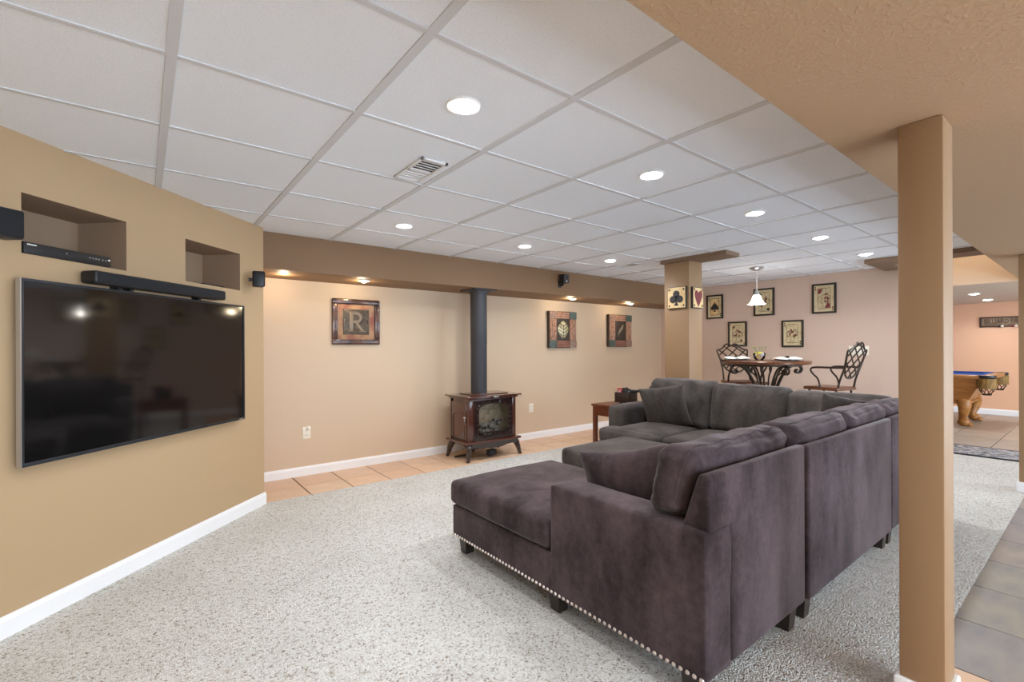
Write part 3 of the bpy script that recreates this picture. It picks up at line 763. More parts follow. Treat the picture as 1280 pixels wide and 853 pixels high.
for a, b_, c_, d_ in zip(bo, bo[1:], bi[1:], bi):
    if abs(a[0] - b_[0]) + abs(a[1] - b_[1]) > 1e-4: mb.prism([a, b_, c_, d_], -0.024, -0.014, YX)
rp([(-0.02, -0.008), (0.015, -0.012), (0.085, -0.10), (0.045, -0.10)]); rp([(0.03, -0.105), (0.10, -0.105), (0.10, -0.093), (0.03, -0.093)])
mb.obj('embossed_letter', 'relief_hi', pc)
mb = MB()
for cx_, cz_, s_ in ((-0.112, 0.095, 1), (-0.112, 0.0, -1), (-0.112, -0.09, 1), (0.095, 0.095, -1), (0.1, 0.02, 1), (0.105, -0.05, -1), (-0.01, -0.07, 1), (0.005, 0.045, 1)):
    mb.tube([(cx_ + s_ * 0.016 * math.cos(q * 0.55) * (1 - q * 0.09), -0.018, cz_ + 0.026 * math.sin(q * 0.55) * (1 - q * 0.07)) for q in range(9)], [0.007 - q * 0.0006 for q in range(9)], 6)
mb.obj('scroll_relief', 'relief_hi', pc)
MB().box(-0.197, 0.197, -0.0225, -0.0205, -0.184, 0.184).obj('glass_pane', 'clear', pc)

def plaque(name, x, z, wd, ht, label, kind):
    t = thing(name, label, 'plaque', (x, Y_B, z))
    MB().box(-wd / 2, wd / 2, -0.045, 0, -ht / 2, ht / 2, 0.003).obj('backing', 'dusk', t)
    c = wd * 0.255; ch = ht * 0.2
    for sx, sz, mm in ((-1, 1, 'mosaic_p'), (1, 1, 'mosaic_t'), (-1, -1, 'mosaic_t'), (1, -1, 'mosaic_p')):
        MB().box(sx * wd / 2 - (c if sx > 0 else 0), sx * wd / 2 + (c if sx < 0 else 0), -0.062, -0.04, sz * ht / 2 - (ch if sz > 0 else 0), sz * ht / 2 + (ch if sz < 0 else 0), 0.003).obj('corner_block', mm, t)
    for sz, mm in ((1, 'weave'), (-1, 'weave2')):
        z0, z1 = sorted((sz * ht / 2 * 0.97, sz * (ht / 2 - ch)))
        for q in range(3):
            MB().box(-wd / 2 + c + 0.003, wd / 2 - c - 0.003, -0.058, -0.04, z0 + q * (z1 - z0) / 3 + 0.002, z0 + (q + 1) * (z1 - z0) / 3 - 0.002, 0.003).obj('woven_strip', mm, t)
    for sx in (-1, 1):
        x0, x1 = sorted((sx * wd / 2 * 0.98, sx * (wd / 2 - c)))
        for q in range(3):
            MB().box(x0 + q * (x1 - x0) / 3 + 0.002, x0 + (q + 1) * (x1 - x0) / 3 - 0.002, -0.058, -0.04, -ht / 2 + ch + 0.003, ht / 2 - ch - 0.003, 0.003).obj('woven_strip', 'weave', t)
    if kind == 'leaf':
        W = wd * 0.19; H = ht * 0.24
        out_ = [(W * math.sin(q * math.pi / 14) ** 0.8 * (1.0 if q < 8 else 1.06), -H + 2 * H * q / 14) for q in range(15)]
        mb = MB().prism(out_ + [(-x, z_) for x, z_ in out_[-2:0:-1]], -0.056, -0.044, YX, bev=0.002)
        mv = MB().tube([(0, -0.056, -H * 1.1), (0, -0.058, H * 0.55)], 0.0045, 5)
        for k in range(4):
            zz = -H * 0.75 + k * H * 0.38
            for s_ in (-1, 1): mv.tube([(0, -0.056, zz), (s_ * W * 0.45, -0.057, zz + 0.022), (s_ * W * (0.75, 0.92, 0.92, 0.75)[k], -0.055, zz + 0.05)], 0.0048, 5)
        mv.obj('leaf_vein', 'dusk', t)
        mb.obj('leaf_relief', 'leafgold', t)
    else:
        mb = MB()
        mb.prism([(-0.06, -0.07), (-0.035, -0.045), (-0.01, -0.03), (0.055, 0.04), (0.07, 0.10), (0.045, 0.085), (-0.03, 0.015), (-0.055, -0.03)], -0.054, -0.046, YX, bev=0.0015)
        mb.tube([(-0.07, -0.05, -0.095), (-0.03, -0.055, -0.03), (0.068, -0.055, 0.098)], 0.003, 5)
        mb.obj('feather_relief', 'leafdull', t)
plaque('leaf_plaque', 4.64, 1.47, 0.52, 0.51, 'rust and teal mosaic plaque with pale gold leaf on the stove wall', 'leaf')
plaque('feather_plaque', 5.89, 1.478, 0.54, 0.50, 'rust and teal mosaic plaque with dull feather, beside the column', 'feather')

# ---------------- playing card pictures
def spade_pts(s):
    P = [(0, 0.5)]
    right = [(0.10, 0.32), (0.26, 0.14), (0.38, -0.02), (0.42, -0.18), (0.36, -0.30), (0.24, -0.34), (0.12, -0.30), (0.05, -0.22), (0.07, -0.36), (0.16, -0.5)]
    P += right + [(-x, y) for x, y in right[::-1]]
    return [(x * s, y * s) for x, y in P]
def heart_pts(s):
    right = [(0, 0.28), (0.08, 0.42), (0.22, 0.50), (0.36, 0.46), (0.44, 0.32), (0.42, 0.12), (0.30, -0.12), (0.14, -0.36), (0, -0.55)]
    return [(x * s, y * s) for x, y in right + [(-x, y) for x, y in right[-2:0:-1]]]
def diamond_pts(s): return [(0, 0.5 * s), (0.34 * s, 0), (0, -0.5 * s), (-0.34 * s, 0)]
def club(mb, cx_, cz_, s, y0, y1):
    n = 16
    for dx, dz in ((0, 0.26), (-0.25, -0.08), (0.25, -0.08)):
        mb.prism([(cx_ + s * (dx + 0.24 * math.cos(2 * math.pi * k / n)), cz_ + s * (dz + 0.24 * math.sin(2 * math.pi * k / n))) for k in range(n)], y0, y1, YX)
    mb.prism([(cx_ + s * x, cz_ + s * z) for x, z in ((-0.06, 0.12), (0.06, 0.12), (0.05, -0.3), (0.16, -0.5), (-0.16, -0.5), (-0.05, -0.3))], y0, y1 - 0.0006, YX)
def suit(mb, kind, cx_, cz_, s, y0, y1, flip=False):
    if kind == 'club': return club(mb, cx_, cz_, s, y0, y1)
    P = {'spade': spade_pts, 'heart': heart_pts, 'diamond': diamond_pts}[kind](s)
    if flip: P = [(-x, -z) for x, z in P]
    mb.prism([(cx_ + x, cz_ + z) for x, z in P], y0, y1, YX)
WD = R(-90)
def card_picture(y, z, wd, ht, label, kind, seed):
    t = thing('playing_card_picture', label, 'picture', (X_R, y, z), WD, 'framed playing card pictures')
    frame_boxes(MB(), wd, ht, 0.022, -0.028, 0, 0.003).obj('frame', 'blackwood', t)
    MB().box(-wd / 2 + 0.018, wd / 2 - 0.018, -0.012, -0.004, -ht / 2 + 0.018, ht / 2 - 0.018).obj('card', 'parchment', t)
    iw, ih = wd / 2 - 0.06, ht / 2 - 0.055
    rnd = random.Random(seed)
    if kind == 'ace':
        MB().box(-iw, iw, -0.0135, -0.011, -ih, ih).obj('card_panel', 'cardtan', t)
        mb = MB(); frame_boxes(mb, iw * 2, ih * 2, 0.006, -0.0155, -0.012, 0.001); suit(mb, 'spade', 0, 0, min(iw, ih) * 2.1, -0.0165, -0.012)
        mb.obj('spade_print', 'ink', t)
    else:
        mb = MB(); frame_boxes(mb, iw * 1.9, ih * 1.95, 0.004, -0.0145, -0.011, 0.001)
        for half in (1, -1):
            def Tp(x, zz): return (x * half, -0.014, zz * half)
            hx = rnd.uniform(-0.01, 0.01); hz = ih * 0.55
            mb.tube([Tp(hx + 0.022 * math.cos(q), hz + 0.03 * math.sin(q)) for q in [k * math.pi / 6 for k in range(12)]], 0.0022, 4, True)
            mb.tube([Tp(hx - 0.03, hz + 0.03), Tp(hx - 0.035, hz + 0.06), Tp(hx - 0.012, hz + 0.045), Tp(hx, hz + 0.066), Tp(hx + 0.012, hz + 0.045), Tp(hx + 0.035, hz + 0.06), Tp(hx + 0.03, hz + 0.03)], 0.0026, 4)
            mb.tube([Tp(hx - 0.025, hz - 0.03), Tp(-iw * 0.8, hz * 0.35), Tp(-iw * 0.85, 0)], 0.0026, 4); mb.tube([Tp(hx + 0.025, hz - 0.03), Tp(iw * 0.8, hz * 0.4), Tp(iw * 0.85, 0)], 0.0026, 4)
            for k in range(9):
                x, zz = rnd.uniform(-iw * 0.75, iw * 0.75), rnd.uniform(0.0, hz * 0.75); a = rnd.uniform(0, 6.28)
                mb.tube([Tp(x + 0.018 * math.cos(a + q) * (1 - q * 0.12), zz + 0.018 * math.sin(a + q) * (1 - q * 0.12)) for q in [0.0, 0.6, 1.2, 1.8, 2.4, 3.0]], 0.0022, 4)
        mb.obj('figure_print', 'inkbrown', t)
        mb = MB()
        for half in (1, -1):
            for k in range(3):
                x, zz = rnd.uniform(-iw * 0.6, iw * 0.5), rnd.uniform(0.01, ih * 0.45)
                mb.prism([(half * (x + a * 0.014), half * (zz + b_ * 0.018)) for a, b_ in ((-1, -0.6), (0.2, -1), (1, 0.1), (0.1, 1))], -0.0145, -0.011, YX)
        if kind == 'queen':
            mb.prism([(-iw * 0.85, ih * 0.9), (-iw * 0.2, ih * 0.9), (-iw * 0.5, ih * 0.5), (-iw * 0.85, ih * 0.4)], -0.0155, -0.011, YX)
            mb.prism([(iw * 0.85, -ih * 0.9), (iw * 0.1, -ih * 0.9), (iw * 0.5, -ih * 0.45), (iw * 0.85, -ih * 0.5)], -0.0155, -0.011, YX)
        mb.obj('robe_print', 'inkred', t)
    sk = {'ace': 'spade', 'ten': 'diamond', 'jack': 'spade', 'king': 'club', 'queen': 'heart'}[kind]
    mb = MB(); col = 'inkred' if sk in ('heart', 'diamond') else 'ink'
    big = {'ten': 0.05, 'jack': 0.05}.get(kind, 0.022)
    for s_ in (1, -1):
        suit(mb, sk, -s_ * (wd / 2 - (0.040 if big < 0.03 else 0.085)), s_ * (ht / 2 - (0.075 if big < 0.03 else 0.085)), big, -0.0155, -0.011, s_ < 0)
        mb.box(-s_ * (wd / 2 - 0.040) - 0.006, -s_ * (wd / 2 - 0.040) + 0.006, -0.0145, -0.011, s_ * (ht / 2 - 0.045) - 0.01, s_ * (ht / 2 - 0.045) + 0.01)
    mb.obj('suit_print', col, t)
    return t
card_picture(3.83, 1.846, 0.265, 0.37, 'framed ace of spades card picture beside the column', 'ace', 1)
card_picture(3.475, 1.413, 0.28, 0.37, 'framed playing card picture above the chair back, lower one with dark suit marks', 'ten', 2)
card_picture(3.09, 1.864, 0.285, 0.39, 'framed playing card picture partly behind the pendant lamp', 'jack', 3)
card_picture(2.713, 1.40, 0.275, 0.37, 'framed playing card picture with bordered sepia figure, low above the bistro table', 'king', 4)
card_picture(2.33, 1.852, 0.278, 0.39, 'framed playing card picture with dark red figure, high near the wall switch', 'queen', 5)
# suit plaques on the far column
def suit_plaque(loc, rz, wd, ht, kind, label):
    t = thing('card_suit_plaque', label, 'plaque', loc, rz, 'card suit plaques on the column')
    MB().box(-wd / 2, wd / 2, -0.022, 0, -ht / 2, ht / 2, 0.003).obj('board', 'blackwood', t)
    MB().box(-wd / 2 + 0.008, wd / 2 - 0.008, -0.025, -0.02, -ht / 2 + 0.008, ht / 2 - 0.008).obj('painted_face', 'cardtan', t)
    mb = MB(); suit(mb, kind, 0, -0.005, wd * (0.72 if kind == 'club' else 0.8), -0.029, -0.024); mb.obj(kind + '_emblem', 'ink' if kind == 'club' else 'inkred', t)
    mb = MB()
    for sx in (-1, 1):
        for sz in (-1, 1): suit(mb, 'spade' if kind == 'club' else 'heart', sx * (wd / 2 - 0.026), sz * (ht / 2 - 0.03), 0.026, -0.0275, -0.024, sz < 0)
    mb.obj('corner_print', 'ink', t)
suit_plaque((4.535, 2.885, 1.752), WD, 0.225, 0.235, 'club', 'cream card suit plaque with black club on the column')
suit_plaque((4.672, 2.75, 1.748), 0, 0.205, 0.225, 'heart', 'cream card suit plaque with dark red heart on the column')

# ---------------- outlets and switch
def outlet(x, z, label):
    t = thing('wall_outlet', label, 'outlet', (x, Y_B, z))
    MB().box(-0.036, 0.036, -0.006, 0, -0.058, 0.058, 0.003).obj('cover_plate', 'plate', t)
    for s_ in (-1, 1):
        MB().box(-0.017, 0.017, -0.009, -0.005, s_ * 0.024 - 0.015, s_ * 0.024 + 0.015, 0.003).obj('socket_face', 'plate', t)
        MB().box(-0.009, -0.006, -0.0095, -0.008, s_ * 0.024 - 0.004, s_ * 0.024 + 0.008).box(0.006, 0.009, -0.0095, -0.008, s_ * 0.024 - 0.004, s_ * 0.024 + 0.008).obj('slot', 'slot', t)
    return t
ot = outlet(1.243, 0.41, 'ivory wall outlet below the framed letter, with a small white plug in it')
MB().lathe([(0.018, 0), (0.016, 0.025), (0.008, 0.035)], 12, Matrix.Translation((0.012, -0.009, 0.045)) @ Matrix.Rotation(R(90), 4, 'X')).obj('plug', 'china', ot)
outlet(4.085, 0.415, 'ivory wall outlet beside the stove, toward the end table')
sw = thing('light_switch', 'wide ivory multi-gang switch plate on the dining wall behind the bar chair', 'switch', (X_R, 1.955, 1.168), WD)
MB().box(-0.105, 0.105, -0.006, 0, -0.058, 0.058, 0.003).obj('cover_plate', 'plate', sw)
for k in range(4): MB().box(-0.08 + k * 0.047, -0.061 + k * 0.047, -0.011, -0.005, -0.03, 0.03, 0.002).obj('rocker', 'china', sw)
# speaker on the soffit
s3 = thing('soffit_speaker', 'small black speaker with silver cone on the soffit above the leaf plaque', 'speaker', (4.08, 4.235, 1.965))
MB().box(-0.045, 0.045, -0.125, -0.04, 0.045, 0.155, 0.008).obj('cabinet', 'blackp', s3)
MB().lathe([(0.034, 0), (0.03, 0.006), (0.012, -0.004), (0, 0.002)], 20, Matrix.Translation((0, -0.124, 0.112)) @ Matrix.Rotation(R(90), 4, 'X')).obj('cone', 'grille', s3)
MB().lathe([(0.014, 0), (0.01, 0.006), (0, 0.007)], 14, Matrix.Translation((0, -0.124, 0.066)) @ Matrix.Rotation(R(90), 4, 'X')).obj('tweeter', 'silver', s3)
MB().box(-0.022, 0.022, -0.012, 0.0, 0.0, 0.09, 0.004).tube([(0, -0.006, 0.03), (0, -0.05, 0.03), (0, -0.07, 0.05)], 0.016, 8).obj('bracket', 'blackp', s3)

# ================================================================== SECTIONAL SOFA
SG = 'sectional sofa pieces'
def leg_block(x, y, par, off, h=0.105, s=0.075):
    mb = MB(); a = s / 2
    b = bmesh.new(); bmesh.ops.create_cube(b, size=1)
    for v in b.verts:
        k = 1.0 if v.co.z > 0 else 0.72
        v.co = Vector((x + v.co.x * s * k, y + v.co.y * s * k, (v.co.z + 0.5) * h))
    mb._merge(b); return mb.obj('leg', 'darkwood', par, off=off)
def back_panel(mb, axis, a0, a1, base, top=0.79, step=None, bev=0.012):
    """upholstered back: upright rear face, front slanting to a thin top; step=(x, z): the lower part starts at x, the upper overhangs to a0"""
    if step: poly = [(step[0], 0.10), (a1, 0.10), (a1, top), (a0, top), (a0, step[1]), (step[0], step[1])]
    else: poly = [(a0, 0.10), (a1, 0.10), (a1, 0.6), (a1, top), (a0, top), (a0, 0.6)]
    def warp(c):
        if c.z > 0.05 and c.y > top - 0.01: return Vector((c.x, c.y - 0.004, 0.042))
        return c
    if axis == 'x': Mx = Matrix(((1, 0, 0, 0), (0, 0, 1, base), (0, 1, 0, 0), (0, 0, 0, 1)))
    else: Mx = Matrix(((0, 0, -1, base), (1, 0, 0, 0), (0, 1, 0, 0), (0, 0, 0, 1)))
    return mb.prism(poly, 0.0, 0.105, Mx, bev, 3, warp)
def seam_loop(pts, r, par, off, m='velvet'):
    return MB().tube(pts, r, 5, False).obj('seam', m, par, off=off)

# --- chaise module
O1 = (1.88, 1.6, 0)
ch = thing('chaise_sofa', 'mauve grey velvet chaise with low arm and nailhead trim, front piece of the sectional', 'sofa', O1)
MB().soft(1.462, 2.29, 1.3, 2.45, 0.10, 0.287, 0.014, n=(8, 10, 6)).soft(1.63, 2.29, 0.85, 1.32, 0.10, 0.287, 0.01, n=(6, 6, 4)).obj('base', 'velvet', ch, off=O1)
MB().soft(1.452, 2.288, 1.594, 2.47, 0.289, 0.432, 0.034, (0.004, 0.01, 0.026), (22, 22, 10), 0.004, 5, 1.0).soft(1.64, 2.288, 0.93, 1.66, 0.289, 0.432, 0.03, (0, 0, 0.018), (14, 14, 8), 0.003, 5, 2.0).obj('seat_cushion', 'velvet', ch, off=O1)
MB().soft(1.46, 1.635, 0.83, 1.588, 0.10, 0.598, 0.014, (0.004, 0, 0.012), (10, 18, 12), 0.0035, 5, 3.0).obj('arm', 'velvet', ch, off=O1)
back_panel(MB(), 'x', 1.492, 2.292, 0.834, 0.792, (1.642, 0.592)).obj('back_frame', 'velvet', ch, off=O1)
bc = MB().soft(1.50, 2.30, 0.915, 1.075, 0.606, 0.858, 0.05, (0.010, 0.022, 0.012), (36, 12, 24), 0.010, 9, 5.0, lean=(0, -0.22)).obj('back_cushion', 'velvet', ch, off=O1)
def cushion_seam(par, x0, x1, yf, yr, z0, z1, off, m, lean=-0.22):
    """welt laid on the cushion's own surface: up one end, along the top, down the other end"""
    me = par.data; bv = BVHTree.FromPolygons([v.co for v in me.vertices], [p.vertices for p in me.polygons]); o3 = Vector(off); zc = (z0 + z1) / 2
    pts = []
    for k in range(7):
        z = z0 + 0.03 + (z1 - z0 - 0.05) * k / 6; y = yr + lean * (z - zc)
        h = bv.ray_cast(Vector((x0 - 0.5, y, z)) - o3, Vector((1, 0, 0)))[0]
        if h: pts.append(h)
    yt = yr + lean * (z1 - zc); top = []
    for k in range(24):
        x = x0 + 0.022 + (x1 - x0 - 0.044) * k / 23
        h = bv.ray_cast(Vector((x, yt + 0.003 * math.sin(k * 1.3), z1 + 0.5)) - o3, Vector((0, 0, -1)))[0]
        if h: pts.append(h)
    for k in range(7):
        z = z1 - 0.02 - (z1 - z0 - 0.05) * k / 6; y = yr + lean * (z - zc)
        h = bv.ray_cast(Vector((x1 + 0.5, y, z)) - o3, Vector((-1, 0, 0)))[0]
        if h: pts.append(h)
    MB().tube(pts, 0.0042, 6).obj('seam', m, par)
cushion_seam(bc, 1.50, 2.30, 0, 0.955, 0.606, 0.858, O1, 'velvet')
mb = MB()
n_ = 62
for k in range(n_):
    y = 0.845 + k * (2.44 - 0.845) / (n_ - 1)
    mb.lathe([(0.0085, 0), (0.007, 0.004), (0, 0.006)], 8, Matrix.Translation((1.4605, y, 0.113)) @ Matrix.Rotation(R(-90), 4, 'Y'))
for k in range(30):
    x = 1.48 + k * 0.0275
    mb.lathe([(0.0085, 0), (0.007, 0.004), (0, 0.006)], 8, Matrix.Translation((x, 2.4505, 0.113)) @ Matrix.Rotation(R(-90), 4, 'X'))
mb.obj('nailheads', 'nail', ch, off=O1, props={'kind': 'stuff', 'label': 'row of pale metal nailheads'})
for x, y in ((1.53, 2.39), (1.53, 1.60), (1.53, 0.91), (2.2, 2.39), (2.2, 0.885), (2.2, 1.6)): leg_block(x, y, ch, O1)

# --- armless module
O2 = (2.93, 1.3, 0)
am = thing('armless_sofa', 'mauve grey velvet armless middle piece of the sectional, behind the chaise', 'sofa', O2)
MB().soft(2.312, 3.575, 0.86, 1.76, 0.10, 0.287, 0.014, n=(10, 8, 6)).obj('base', 'velvet', am, off=O2)
for x0, x1 in ((2.315, 2.94), (2.945, 3.572)):
    MB().soft(x0, x1, 0.95, 1.78, 0.289, 0.432, 0.034, (0.004, 0.01, 0.022), (14, 14, 8), 0.004, 5, x0).obj('seat_cushion', 'velvet2', am, off=O2)
back_panel(MB(), 'x', 2.312, 3.575, 0.826, 0.786).obj('back_frame', 'velvet', am, off=O2)
for k, (x0, x1) in enumerate(((2.312, 3.02), (3.03, 3.735))):
    c_ = MB().soft(x0, x1, 0.91, 1.10, 0.46, 0.862 - 0.012 * k, 0.055, (0.008, 0.024, 0.012), (24, 12, 16), 0.010, 8, 8.0 + k, lean=(0, -0.18)).obj('back_cushion', 'velvet', am, off=O2)
    cushion_seam(c_, x0, x1, 0, 0.965, 0.46, 0.862 - 0.012 * k, O2, 'velvet', -0.18)
for x in (2.36, 3.53):
    for y in (0.885, 1.70): leg_block(x, y, am, O2)

# --- corner module
O3 = (4.05, 1.3, 0)
cm = thing('corner_sofa', 'velvet corner piece of the sectional, beyond the armless piece', 'sofa', O3)
MB().soft(3.595, 4.51, 0.85, 1.755, 0.10, 0.287, 0.014, n=(8, 8, 6)).obj('base', 'velvet', cm, off=O3)
MB().soft(3.6, 4.40, 0.95, 1.75, 0.289, 0.432, 0.034, (0, 0, 0.022), (14, 14, 8), 0.004, 5, 3.3).obj('seat_cushion', 'velvet2', cm, off=O3)
mb = back_panel(MB(), 'x', 3.595, 4.51, 0.828, 0.786); back_panel(mb, 'y', 0.84, 1.755, 4.518, 0.79); mb.obj('back_frame', 'velvet', cm, off=O3)
c_ = MB().soft(3.745, 4.36, 0.91, 1.10, 0.46, 0.842, 0.055, (0.008, 0.024, 0.012), (22, 12, 14), 0.010, 8, 11.0, lean=(0, -0.18)).obj('back_cushion', 'velvet', cm, off=O3)
cushion_seam(c_, 3.745, 4.36, 0, 0.965, 0.46, 0.842, O3, 'velvet', -0.18)
MB().soft(4.25, 4.44, 1.0, 1.70, 0.46, 0.845, 0.055, (0.024, 0.008, 0.012), (12, 22, 14), 0.008, 8, 12.0, lean=(0.18, 0)).obj('back_cushion', 'velvet2', cm, off=O3)
for x in (3.645, 4.45):
    for y in (0.885, 1.70): leg_block(x, y, cm, O3)

# --- far loveseat
O4 = (4.05, 2.5, 0)
fs = thing('loveseat_sofa', 'charcoal velvet loveseat end of the sectional with rounded arm by the end table', 'sofa', O4)
MB().soft(3.60, 4.51, 1.775, 3.21, 0.10, 0.287, 0.014, n=(8, 12, 6)).obj('base', 'velvet2', fs, off=O4)
MB().soft(3.765, 4.505, 3.035, 3.222, 0.27, 0.632, 0.055, (0, 0.006, 0.006), (14, 10, 12), 0.004, 5, 21).obj('arm', 'velvet2', fs, off=O4)
MB().soft(3.565, 3.79, 2.45, 3.17, 0.289, 0.425, 0.04, (0.012, 0, 0.012), (12, 16, 8), 0.004, 5, 22).soft(3.60, 4.32, 2.45, 3.04, 0.289, 0.432, 0.04, (0.01, 0, 0.04), (18, 18, 8), 0.004, 5, 23).obj('seat_cushion', 'velvet2', fs, off=O4)
MB().soft(3.565, 4.32, 1.78, 2.44, 0.289, 0.432, 0.04, (0.012, 0, 0.04), (18, 18, 8), 0.004, 5, 24).obj('seat_cushion', 'velvet2', fs, off=O4)
back_panel(MB(), 'y', 1.775, 3.21, 4.518, 0.79).obj('back_frame', 'velvet2', fs, off=O4)
MB().soft(4.22, 4.45, 2.365, 3.05, 0.44, 0.885, 0.06, (0.03, 0.006, 0.008), (14, 28, 22), 0.012, 7, 25, lean=(0.2, 0)).obj('back_cushion', 'velvet2', fs, off=O4)
MB().soft(4.22, 4.45, 1.70, 2.36, 0.44, 0.868, 0.06, (0.034, 0.006, 0.006), (14, 24, 18), 0.009, 6, 26, lean=(0.2, 0)).obj('back_cushion', 'velvet2', fs, off=O4)
for x in (3.66, 4.45):
    for y in (1.83, 3.15): leg_block(x, y, fs, O4)

# --- ottoman
O5 = (3.0, 2.3, 0)
ott = thing('ottoman', 'charcoal velvet ottoman standing inside the sectional, behind the chaise', 'ottoman', O5)
MB().soft(2.62, 3.38, 1.93, 2.68, 0.10, 0.29, 0.014, n=(8, 8, 6)).obj('base', 'velvet2', ott, off=O5)
MB().soft(2.60, 3.40, 1.91, 2.70, 0.292, 0.43, 0.034, (0.004, 0.004, 0.02), (18, 18, 8), 0.003, 5, 31).obj('seat_cushion', 'velvet2', ott, off=O5)
for x in (2.67, 3.33):
    for y in (1.98, 2.63): leg_block(x, y, ott, O5)

# --- throw pillows
def throw(loc, rot, wd, ht, T, label, seed, m):
    Mx = Matrix.Identity(4)
    o = MB().pillow(wd, ht, T, 0.014, 0.010, seed, n=24).obj('throw_pillow', m)
    o.location = loc; o.rotation_euler = rot
    return tag(o, label, 'pillow')
throw((1.80, 1.40, 0.597), (R(8), R(-13), R(-90)), 0.54, 0.31, 0.17, 'dark mauve velvet throw pillow propped on the chaise behind its low arm', 41, 'velvet')
throw((4.05, 2.72, 0.632), (R(16), R(-9), R(-76)), 0.44, 0.42, 0.15, 'charcoal velvet throw pillow leaning on the loveseat by its arm', 42, 'velvet2')
throw((4.07, 1.22, 0.655), (R(10), R(9), R(-42)), 0.40, 0.40, 0.14, 'grey velvet throw pillow tucked upright in the far corner of the sectional', 43, 'velvet2')

# ================================================================== END TABLE
et = thing('end_table', 'cherry wood end table between the loveseat arm and the stove wall', 'table', (4.45, 3.51, 0))
MB().box(-0.30, 0.35, -0.265, 0.275, 0.535, 0.56, 0.005).obj('table_top', 'redwood', et)
for x in (-0.265, 0.315):
    for y in (-0.23, 0.24): MB().prism([(x - 0.022, y - 0.022), (x + 0.022, y - 0.022), (x + 0.022, y + 0.022), (x - 0.022, y + 0.022)], 0, 0.536, bev=0.003).obj('leg', 'redwood', et)
MB().box(-0.285, -0.262, -0.21, 0.22, 0.43, 0.536).box(0.312, 0.335, -0.21, 0.22, 0.43, 0.536).box(-0.245, 0.295, 0.24, 0.262, 0.43, 0.536).box(-0.245, 0.295, -0.252, -0.23, 0.43, 0.536).obj('apron', 'redwood', et)
cb = thing('remote_caddy', 'dark brown leather remote caddy standing on the end table', 'caddy', (4.46, 3.52, 0.56), R(8))
MB().lathe([(0.075, 0), (0.075, 0.012), (0.05, 0.014), (0.05, 0.024)], 20).obj('swivel_base', 'leather', cb)
mb = MB(); q = 0.095
for x0, x1, y0, y1 in ((-q, q, -q, -q + 0.008), (-q, q, q - 0.008, q), (-q, -q + 0.008, -q, q), (q - 0.008, q, -q, q), (-0.004, 0.004, -q, q), (-q, q, -0.004, 0.004)):
    mb.box(x0, x1, y0, y1, 0.024, 0.135, 0.002)
mb.box(-q, q, -q, q, 0.022, 0.03); mb.obj('box', 'leather', cb)
def remote(loc, rot, m, label, h=0.16, wd=0.042):
    t = thing('remote_control', label, 'remote', loc); t.rotation_euler = rot
    MB().box(-wd / 2, wd / 2, -0.009, 0.009, 0, h, 0.006, 3).obj('case', m, t)
    for k in range(4):
        for x in (-0.011, 0, 0.011): MB().box(x - 0.0035, x + 0.0035, -0.0105, -0.008, h - 0.03 - k * 0.014, h - 0.022 - k * 0.014).obj('button', 'china' if m != 'blackp' else 'grille', t)
cz = 0.59
remote((4.41, 3.57, cz), (R(4), R(2), R(-80)), 'redplastic', 'red remote standing in the leather caddy', 0.155, 0.06)
remote((4.41, 3.475, cz), (R(-3), R(0), R(-75)), 'blackp', 'tall black remote standing in the caddy beside the red one', 0.165)
remote((4.475, 3.50, cz), (R(2), R(6), R(-80)), 'graphite', 'grey remote tilted in the caddy behind the black ones', 0.145)
remote((4.50, 3.57, cz), (R(2), R(-8), R(-90)), 'blackp', 'black remote tilted in the back of the caddy, behind the red one', 0.15)
gp = thing('game_controller', 'small black game controller lying on top of the caddy', 'controller', (4.515, 3.44, 0.696), R(-60))
MB().soft(-0.05, 0.05, -0.03, 0.03, 0.0, 0.028, 0.012, n=(8, 6, 4)).obj('body', 'blackp', gp)
for s_ in (-1, 1): MB().tube([(s_ * 0.04, 0, 0.014), (s_ * 0.058, 0.03, 0.012), (s_ * 0.062, 0.06, 0.008)], [0.017, 0.015, 0.01], 8).obj('grip', 'blackp', gp)

# ================================================================== BISTRO SET
TC = (5.93, 2.58)
bt = thing('bistro_table', 'round wood bar table on scrolled wrought iron legs under the pendant', 'table', (TC[0], TC[1], 0))
MB().lathe([(0, 1.012), (0.43, 1.012), (0.462, 1.018), (0.472, 1.028), (0.466, 1.036), (0.472, 1.044), (0.462, 1.052), (0.42, 1.054), (0, 1.054)], 48, cap=False).obj('table_top', 'tabletop', bt)
def curve(pts, n=5):
    P = [Vector(p) for p in pts]; P = [P[0]] + P + [P[-1]]; out = []
    for i in range(1, len(P) - 2):
        for k in range(n):
            t = k / n; a, b, c, d = P[i - 1:i + 3]
            out.append(0.5 * ((2 * b) + (c - a) * t + (2 * a - 5 * b + 4 * c - d) * t * t + (3 * b - a - 3 * c + d) * t ** 3))
    out.append(P[-2]); return out
legp = [(0.375, 0.945), (0.355, 0.925), (0.375, 0.905), (0.415, 0.915), (0.43, 0.955), (0.40, 0.99), (0.34, 0.995), (0.26, 0.955), (0.19, 0.86), (0.13, 0.72), (0.095, 0.55), (0.10, 0.38), (0.16, 0.2), (0.28, 0.05), (0.38, 0.015), (0.43, 0.035)]
inp = [(0.20, 0.955), (0.185, 0.935), (0.16, 0.945), (0.155, 0.975), (0.185, 0.995), (0.22, 0.985), (0.20, 0.93), (0.13, 0.88), (0.085, 0.78), (0.07, 0.6), (0.07, 0.4)]
